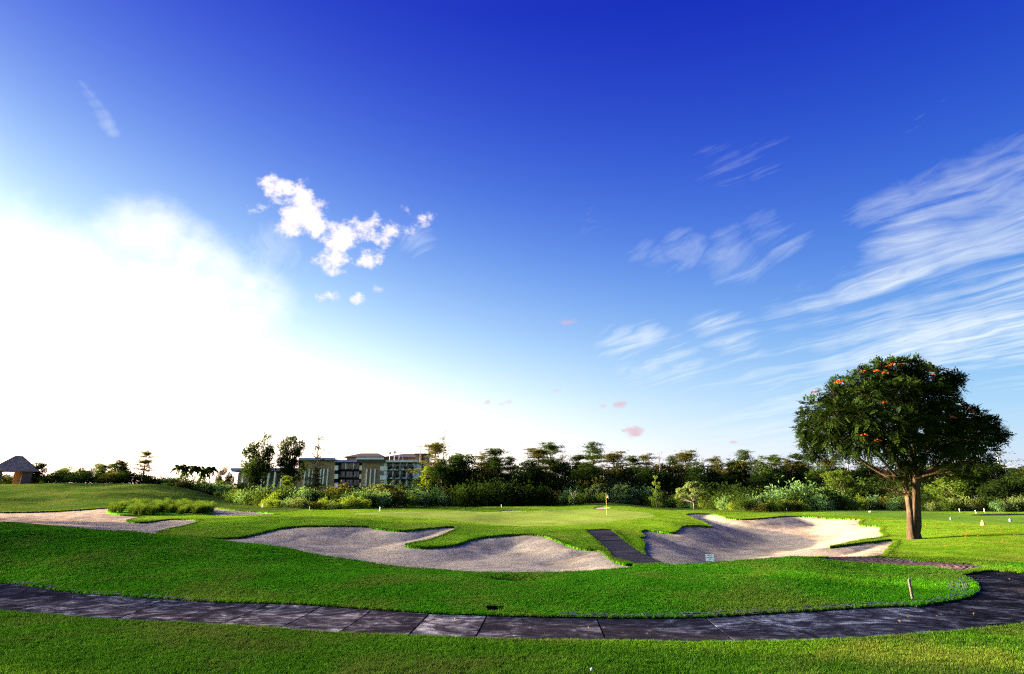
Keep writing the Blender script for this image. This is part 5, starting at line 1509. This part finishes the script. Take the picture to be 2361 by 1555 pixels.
# lamp posts standing on the terrace behind the slab roof
for i, (u, v, lb) in enumerate(((1660, 180, 'thin lamp post above the hotel roof, left of two'), (1735, 165, 'round-headed lamp post above the hotel roof, right of two'))):
    x = wx(u, v, 216); zt2 = wz(v, 216)
    o = empty('lamp_post', (x, 216, wz(330, 216)), lb, 'lamp post', 'lamp posts above the hotel roof')
    part('pole', MB().tube([(0, 0, -2), (0, 0, zt2 - wz(330, 216))], .11, 6), M['metal'], o)
    hd = lathe([(.1, -.3), (.42, -.15), (.5, .1), (.3, .4), (.05, .5)], 10); hd.v = [(a, b, c + zt2 - wz(330, 216)) for a, b, c in hd.v]
    part('lamp_head', hd, M['metal'], o, True)
# floodlight mast at the right end of the hotel and the utility pole
def mast(px, py_top, Y, label, name, arms, r_=.11):
    p = at(px, py_top, Y); z0 = z1(p.x, Y)
    o = empty(name, (p.x, Y, z0), label, 'mast' if 'mast' in name else 'pole')
    part('pole', MB().tube([(0, 0, -.5), (0, 0, (p.z - z0) * .5), (0, 0, p.z - z0)], [r_ * 1.3, r_ * 1.1, r_ * .8], 8), M['bark_pale' if name == 'utility_pole' else 'metal'], o, True)
    for dz_, w_, off in arms:
        part('crossarm', MB().box(-w_ + off, w_ + off, -.06, .06, p.z - z0 - dz_ - .07, p.z - z0 - dz_ + .07), M['metal'], o)
    return o
mast(970, 1029, 222, 'thin floodlight mast with a crossarm above the right end of the hotel', 'floodlight_mast', [(.15, 1.1, -.6)], .12)
mast(1216, 1031, 128, 'pale utility pole rising from behind the dark thicket', 'utility_pole', [(.5, .9, 0), (1.3, .7, 0)], .13)
# thin radio mast on the left hill: three legs and lattice bracing
p = at(151, 988, 122); z0 = z1(p.x, 122); Hm = p.z - z0
rm = empty('radio_mast', (p.x, 122, z0), 'very thin tall radio mast on the left hill against white sky', 'mast')
leg3 = [(.16 * math.cos(a), .16 * math.sin(a)) for a in (0, 2.09, 4.19)]
for a, b in leg3: part('leg', MB().tube([(a, b, -.3), (a * .6, b * .6, Hm * .8)], .022, 5), M['metal'], rm)
mbr = MB()
for k in range(26):
    z_, z2 = Hm * .8 * k / 26, Hm * .8 * (k + 1) / 26
    for j in range(3):
        a, b = leg3[j], leg3[(j + 1) % 3]; s0, s1 = 1 - .4 * k / 26, 1 - .4 * (k + 1) / 26
        mbr.tube([(a[0] * s0, a[1] * s0, z_), (b[0] * s1, b[1] * s1, z2)], .010, 4, False)
part('bracing', mbr, M['metal'], rm)
part('antenna', MB().tube([(0, 0, Hm * .78), (0, 0, Hm)], [.03, .012], 6), M['metal'], rm)

# ------------------------------------------------------------------ pavilion on the left hill
PY = 116.0
pc = at(30, 1112, PY); pz0 = z1(pc.x, PY)
paz = math.atan2(pc.x, pc.y); KP = PY * math.cos(paz) / F * 1.0      # metres per photo pixel across the line of sight
zP = lambda py: CAM_H + PY * tan_row(py) - pz0
pvn = empty('pavilion', (pc.x, PY, pz0), 'small open pavilion with dark hipped shingle roof at the left edge', 'pavilion', None, -paz)
M['shingle'] = plain('grey_shingle', (0.54, 0.33, 0.19), .85, .45, 2.0, bmp=.02)
M['ochre'] = plain('ochre_plaster', (0.62, 0.34, 0.12), .8, .15, 1.0)  # orange sunlight on the inner wall, painted in as its colour
M['pvbrick'] = brickmat('pavilion_brick', (0.26, 0.15, 0.12), (0.20, 0.12, 0.10), (0.15, 0.11, 0.10))
ze, zr_ = zP(1087), zP(1051)
X_ = lambda px: (px - 30) * KP
xe0, xe1, rx0, rx1, dep = X_(-32), X_(86), X_(22), X_(40), 6.4
E4 = [Vector((xe0, -1, ze)), Vector((xe1, -1, ze)), Vector((xe1, dep, ze)), Vector((xe0, dep, ze))]
T4 = [Vector((rx0, dep / 2 - .5, zr_)), Vector((rx1, dep / 2 - .5, zr_)), Vector((rx1, dep / 2 - .5, zr_)), Vector((rx0, dep / 2 - .5, zr_))]
rfp = part('roof', MB().add(E4 + [T4[0], T4[1]], [(0, 1, 5, 4), (1, 2, 5), (2, 3, 4, 5), (3, 0, 4), (3, 2, 1, 0)]), M['shingle'], pvn)
for k in range(11):
    c4 = [p_.lerp(q_, k / 11.5) + Vector((0, 0, .02)) for p_, q_ in zip(E4, T4)]
    part('shingle_course', MB().tube([c4[0], c4[1], c4[2]], .03, 4), M['shingle'], rfp)
for i0 in (0, 1, 2):
    part('hip_cap', MB().tube([E4[i0], T4[i0] + Vector((0, 0, .04))], .07, 5), M['soffit'], rfp)
part('ridge_cap', MB().tube([T4[0] + Vector((0, 0, .04)), T4[1] + Vector((0, 0, .04))], .08, 5), M['soffit'], rfp)
for px0, px1, y_ in ((46, 70, .1), (-20, 2, .1), (50, 66, 4.6)):
    part('pillar', MB().box(X_(px0), X_(px1), y_, y_ + 1.0, -1.2, ze + .1), M['pvbrick'], pvn)
part('inner_wall', MB().box(X_(28), X_(47), 3.4, 3.65, -.6, ze), M['ochre'], pvn)
part('plinth', MB().box(X_(-26), X_(78), -.5, 6.0, -1.6, -.05), M['pvbrick'], pvn)

# low white wall with dark posts beyond the tee at right
gx0, gy0 = at(2178, 1166, 99).x, 99.0
M['wallwhite'] = plain('whitewashed_wall', (0.55, 0.58, 0.66), .85, .2, 1.0)
wl_ = empty('boundary_wall', (gx0, gy0, z1(gx0, gy0)), 'low whitewashed wall with dark posts under the trees at right', 'wall')
xw = 0.0
zb = z1(gx0, gy0)
for k in range(11):
    x0_, x1_ = k * 1.75, k * 1.75 + 1.66
    part('panel', MB().box(x0_, x1_, 0, .12, -.4, .62 + .1 * math.sin(k * 1.7)), M['wallwhite'], wl_)
    part('post', MB().box(x1_ - .02, x1_ + .11, -.06, .2, -.4, 1.05), M['bark'], wl_)
# dark paved patch beyond the tee at right
gx, gy = ground(2305, 1187, 40, 90)
Vp = [(gx + 2.6 * math.cos(a) * (1 + .1 * math.sin(3 * a)), gy + 2.4 * math.sin(a)) for a in np.linspace(0, 2 * math.pi, 24, endpoint=False)]
mp = bpy.data.meshes.new('asphalt_path'); mp.from_pydata([(x, y, z1(x, y) + .03) for x, y in Vp], [], [tuple(range(24))]); mp.update()
link('asphalt_path', mp, M['asphalt'], kind='structure')

# ------------------------------------------------------------------ blades of grass on the near lawns
def tuft(seed, n=15, h=.038, spread=.05):
    rg = np.random.default_rng(seed)
    a = rg.uniform(0, 6.28, n); r0 = spread * np.sqrt(rg.uniform(0, 1, n)); b = rg.uniform(0, 6.28, n)
    hh = h * rg.uniform(.5, 1.25, n); ln = hh * rg.uniform(.2, .9, n); w = .0032
    c0 = np.c_[np.cos(a) * r0, np.sin(a) * r0, np.full(n, -.006)]
    dr_ = np.c_[np.cos(b), np.sin(b), np.zeros(n)]; sd = np.c_[-np.sin(b), np.cos(b), np.zeros(n)] * w
    m_ = c0 + dr_ * ln[:, None] * .35 + np.c_[np.zeros((n, 2)), hh * .65]
    t_ = c0 + dr_ * ln[:, None] + np.c_[np.zeros((n, 2)), hh]
    V_ = np.stack([c0 - sd, c0 + sd, m_ + sd * .8, m_ - sd * .8, t_], 1).reshape(-1, 3)
    k = np.arange(n)[:, None] * 5
    Tq = np.vstack([k + np.array([[0, 1, 2]]), k + np.array([[0, 2, 3]]), k + np.array([[3, 2, 4]])])
    return mesh_np('grass_tuft', V_, Tq, False, {'tint': np.repeat(rg.uniform(0, 1, n), 5)})

def blade_mat(name, lo, mid, hi, dry, amt):
    m, g, b = new_mat(name)
    a = g.node('ShaderNodeAttribute', attribute_name='tint').outputs['Fac']
    p = pos(g)
    med = g.noise(p, 0.9, 6, 0.72, 0.6); big = g.noise(p, 0.24, 7, 0.68, 0.6)
    t = g.math('ADD', g.math('MULTIPLY', a, .5), g.math('MULTIPLY', med, .5))
    c = g.ramp(t, [(0.25, lo), (0.5, mid), (0.75, hi)])
    c = g.mix(g.math('MULTIPLY', g.rng(big, 0.45, 0.62), amt), c, dry)
    g.n.remove(b)
    d1 = g.node('ShaderNodeBsdfDiffuse'); g.l.new(c, d1.inputs[0])
    t1 = g.node('ShaderNodeBsdfTranslucent'); g.l.new(c, t1.inputs[0])
    mx = g.node('ShaderNodeMixShader'); mx.inputs[0].default_value = .35
    g.l.new(d1.outputs[0], mx.inputs[1]); g.l.new(t1.outputs[0], mx.inputs[2])
    g.l.new(mx.outputs[0], g.n['Material Output'].inputs[0])
    return m
M['blade'] = blade_mat('lawn_blade', (0.020, 0.090, 0.004), (0.048, 0.215, 0.006), (0.105, 0.325, 0.012), (0.19, 0.20, 0.03), .5)
M['blade_verge'] = blade_mat('verge_blade', (0.026, 0.082, 0.005), (0.070, 0.198, 0.008), (0.135, 0.290, 0.015), (0.20, 0.18, 0.036), .55)
M['blade_apron'] = blade_mat('fairway_blade', (0.028, 0.080, 0.004), (0.072, 0.160, 0.007), (0.125, 0.225, 0.012), (0.19, 0.18, 0.03), .4)  # blades tinted with the same painted sunlit yellow
rgp = np.random.default_rng(77)
def scatter(n, r0, r1, a0=-46, a1=46):
    r_ = np.sqrt(rgp.uniform(r0 ** 2, r1 ** 2, n)); a = np.radians(rgp.uniform(a0, a1, n))
    return np.c_[r_ * np.sin(a), r_ * np.cos(a)]
PT = np.vstack([scatter(52000, 5.5, 12), scatter(62000, 12, 20), scatter(42000, 20, 30)])
keep = np.ones(len(PT), bool)
for k in ('drain', 'path', 'asphalt', 'pavers', 'walk', 'left', 'right'):
    keep &= poly_sdf(REG[k], PT[:, 0], PT[:, 1]) > .015
keep &= poly_sdf(REG['drain'], PT[:, 0], PT[:, 1]) > .07
PT = PT[keep]
_bl = np.array(BLOCKS)
# extra fringe on the bunker and path lips
def fringe(P, n, out=.10):
    Q = np.vstack([P, P[:1]]); s = np.r_[0, np.cumsum(np.hypot(*np.diff(Q, axis=0).T))]
    u = rgp.uniform(0, s[-1], n); x, y = np.interp(u, s, Q[:, 0]), np.interp(u, s, Q[:, 1])
    x2, y2 = np.interp(np.minimum(u + .05, s[-1]), s, Q[:, 0]), np.interp(np.minimum(u + .05, s[-1]), s, Q[:, 1])
    tx_, ty_ = x2 - x, y2 - y; l = np.hypot(tx_, ty_) + 1e-9
    o_ = rgp.uniform(.005, out, n)
    sg_ = np.where(rgp.random(n) < .5, 1, -1)
    c = np.c_[x - ty_ / l * o_ * sg_, y + tx_ / l * o_ * sg_]
    return c[poly_sdf(P, c[:, 0], c[:, 1]) > 0]
PT2 = np.vstack([fringe(REG['path'], 9000), fringe(REG['asphalt'], 3000), fringe(REG['left'], 14000, .2), fringe(REG['right'], 11000, .2), fringe(REG['walk'], 2500), fringe(REG['pavers'], 2500), fringe(REG['drain'], 40, .06)])
def off_blocks(P_):
    ok = np.ones(len(P_), bool)
    nearb = np.where((P_[:, 1] < 22))[0]
    for i0 in range(0, len(nearb), 4000):
        ii = nearb[i0:i0 + 4000]
        d2 = ((P_[ii, None] - _bl[None]) ** 2).sum(2).min(1)
        ok[ii] = (d2 > .085 ** 2) | (rgp.random(len(ii)) < .15)
    return P_[ok]
PT, PT2 = off_blocks(PT), off_blocks(PT2)
for k in ('drain', 'path', 'asphalt', 'pavers', 'walk', 'left', 'right'):
    PT2 = PT2[poly_sdf(REG[k], PT2[:, 0], PT2[:, 1]) > .004]
def blades(name, P_, size, mat, label):
    me = bpy.data.meshes.new(name)
    me.vertices.add(len(P_)); me.vertices.foreach_set('co', np.c_[P_, zt(P_[:, 0], P_[:, 1])].astype(np.float32).ravel())
    for nm, vals in (('size', size), ('turn', rgp.uniform(0, 6.283, len(P_)))):
        a_ = me.attributes.new(nm, 'FLOAT', 'POINT'); a_.data.foreach_set('value', vals.astype(np.float32))
    me.update()
    gb = link(name, me, None, kind='stuff'); gb['label'] = label; gb['category'] = 'grass'
    tcol = bpy.data.collections.new('tuft_sources')
    for i in range(4):
        t_ = tuft(40 + i); t_.materials.append(mat)
        tcol.objects.link(bpy.data.objects.new('grass_tuft', t_))
    ng = bpy.data.node_groups.new('blade_scatter', 'GeometryNodeTree')
    ng.interface.new_socket('Geometry', in_out='INPUT', socket_type='NodeSocketGeometry')
    ng.interface.new_socket('Geometry', in_out='OUTPUT', socket_type='NodeSocketGeometry')
    gi, go = ng.nodes.new('NodeGroupInput'), ng.nodes.new('NodeGroupOutput')
    m2p = ng.nodes.new('GeometryNodeMeshToPoints'); iop = ng.nodes.new('GeometryNodeInstanceOnPoints'); ci = ng.nodes.new('GeometryNodeCollectionInfo')
    ci.inputs['Collection'].default_value = tcol; ci.inputs['Separate Children'].default_value = True; ci.inputs['Reset Children'].default_value = True
    iop.inputs['Pick Instance'].default_value = True
    ns_ = ng.nodes.new('GeometryNodeInputNamedAttribute'); ns_.data_type = 'FLOAT'; ns_.inputs[0].default_value = 'size'
    nr_ = ng.nodes.new('GeometryNodeInputNamedAttribute'); nr_.data_type = 'FLOAT'; nr_.inputs[0].default_value = 'turn'
    cx_ = ng.nodes.new('ShaderNodeCombineXYZ')
    lk = ng.links.new
    lk(gi.outputs[0], m2p.inputs['Mesh']); lk(m2p.outputs[0], iop.inputs['Points']); lk(ci.outputs[0], iop.inputs['Instance'])
    lk(nr_.outputs[0], cx_.inputs[2]); lk(cx_.outputs[0], iop.inputs['Rotation']); lk(ns_.outputs[0], iop.inputs['Scale'])
    lk(iop.outputs[0], go.inputs[0])
    md = gb.modifiers.new('blades', 'NODES'); md.node_group = ng
PTS = np.vstack([PT, PT2])
rr_ = np.hypot(PTS[:, 0], PTS[:, 1])
SZ = np.r_[rgp.uniform(.7, 1.25, len(PT)) * np.interp(rr_[:len(PT)], [6, 12, 30], [1.0, 1.1, 1.6]), rgp.uniform(.9, 1.6, len(PT2)) * np.interp(rr_[len(PT):], [10, 40], [.9, 1.15])]
in_v = poly_sdf(REG['verge'], PTS[:, 0], PTS[:, 1]) < 0
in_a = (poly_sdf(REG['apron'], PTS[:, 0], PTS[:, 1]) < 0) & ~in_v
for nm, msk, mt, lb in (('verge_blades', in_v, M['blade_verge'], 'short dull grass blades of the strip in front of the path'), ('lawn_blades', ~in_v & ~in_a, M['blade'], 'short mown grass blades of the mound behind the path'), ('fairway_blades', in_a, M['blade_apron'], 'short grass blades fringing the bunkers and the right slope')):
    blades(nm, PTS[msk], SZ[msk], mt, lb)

# dry leaves blown onto the near lawns and the path
M['dryleaf'] = plain('dry_leaf', (0.20, 0.12, 0.045), .8, .5, 30.0)
PL = scatter(260, 6.5, 24)
PL = PL[(poly_sdf(REG['drain'], PL[:, 0], PL[:, 1]) > .1)]
fl_ = Fol(); fl_.add(*leafset(np.c_[PL, zt(PL[:, 0], PL[:, 1]) + .022], .055, rgp, .55, .8))
ol = link('fallen_leaves', fl_.mesh('fallen_leaves'), M['dryleaf'], kind='stuff'); ol['label'] = 'dry brown leaves scattered over the front lawns and path'; ol['category'] = 'leaves'
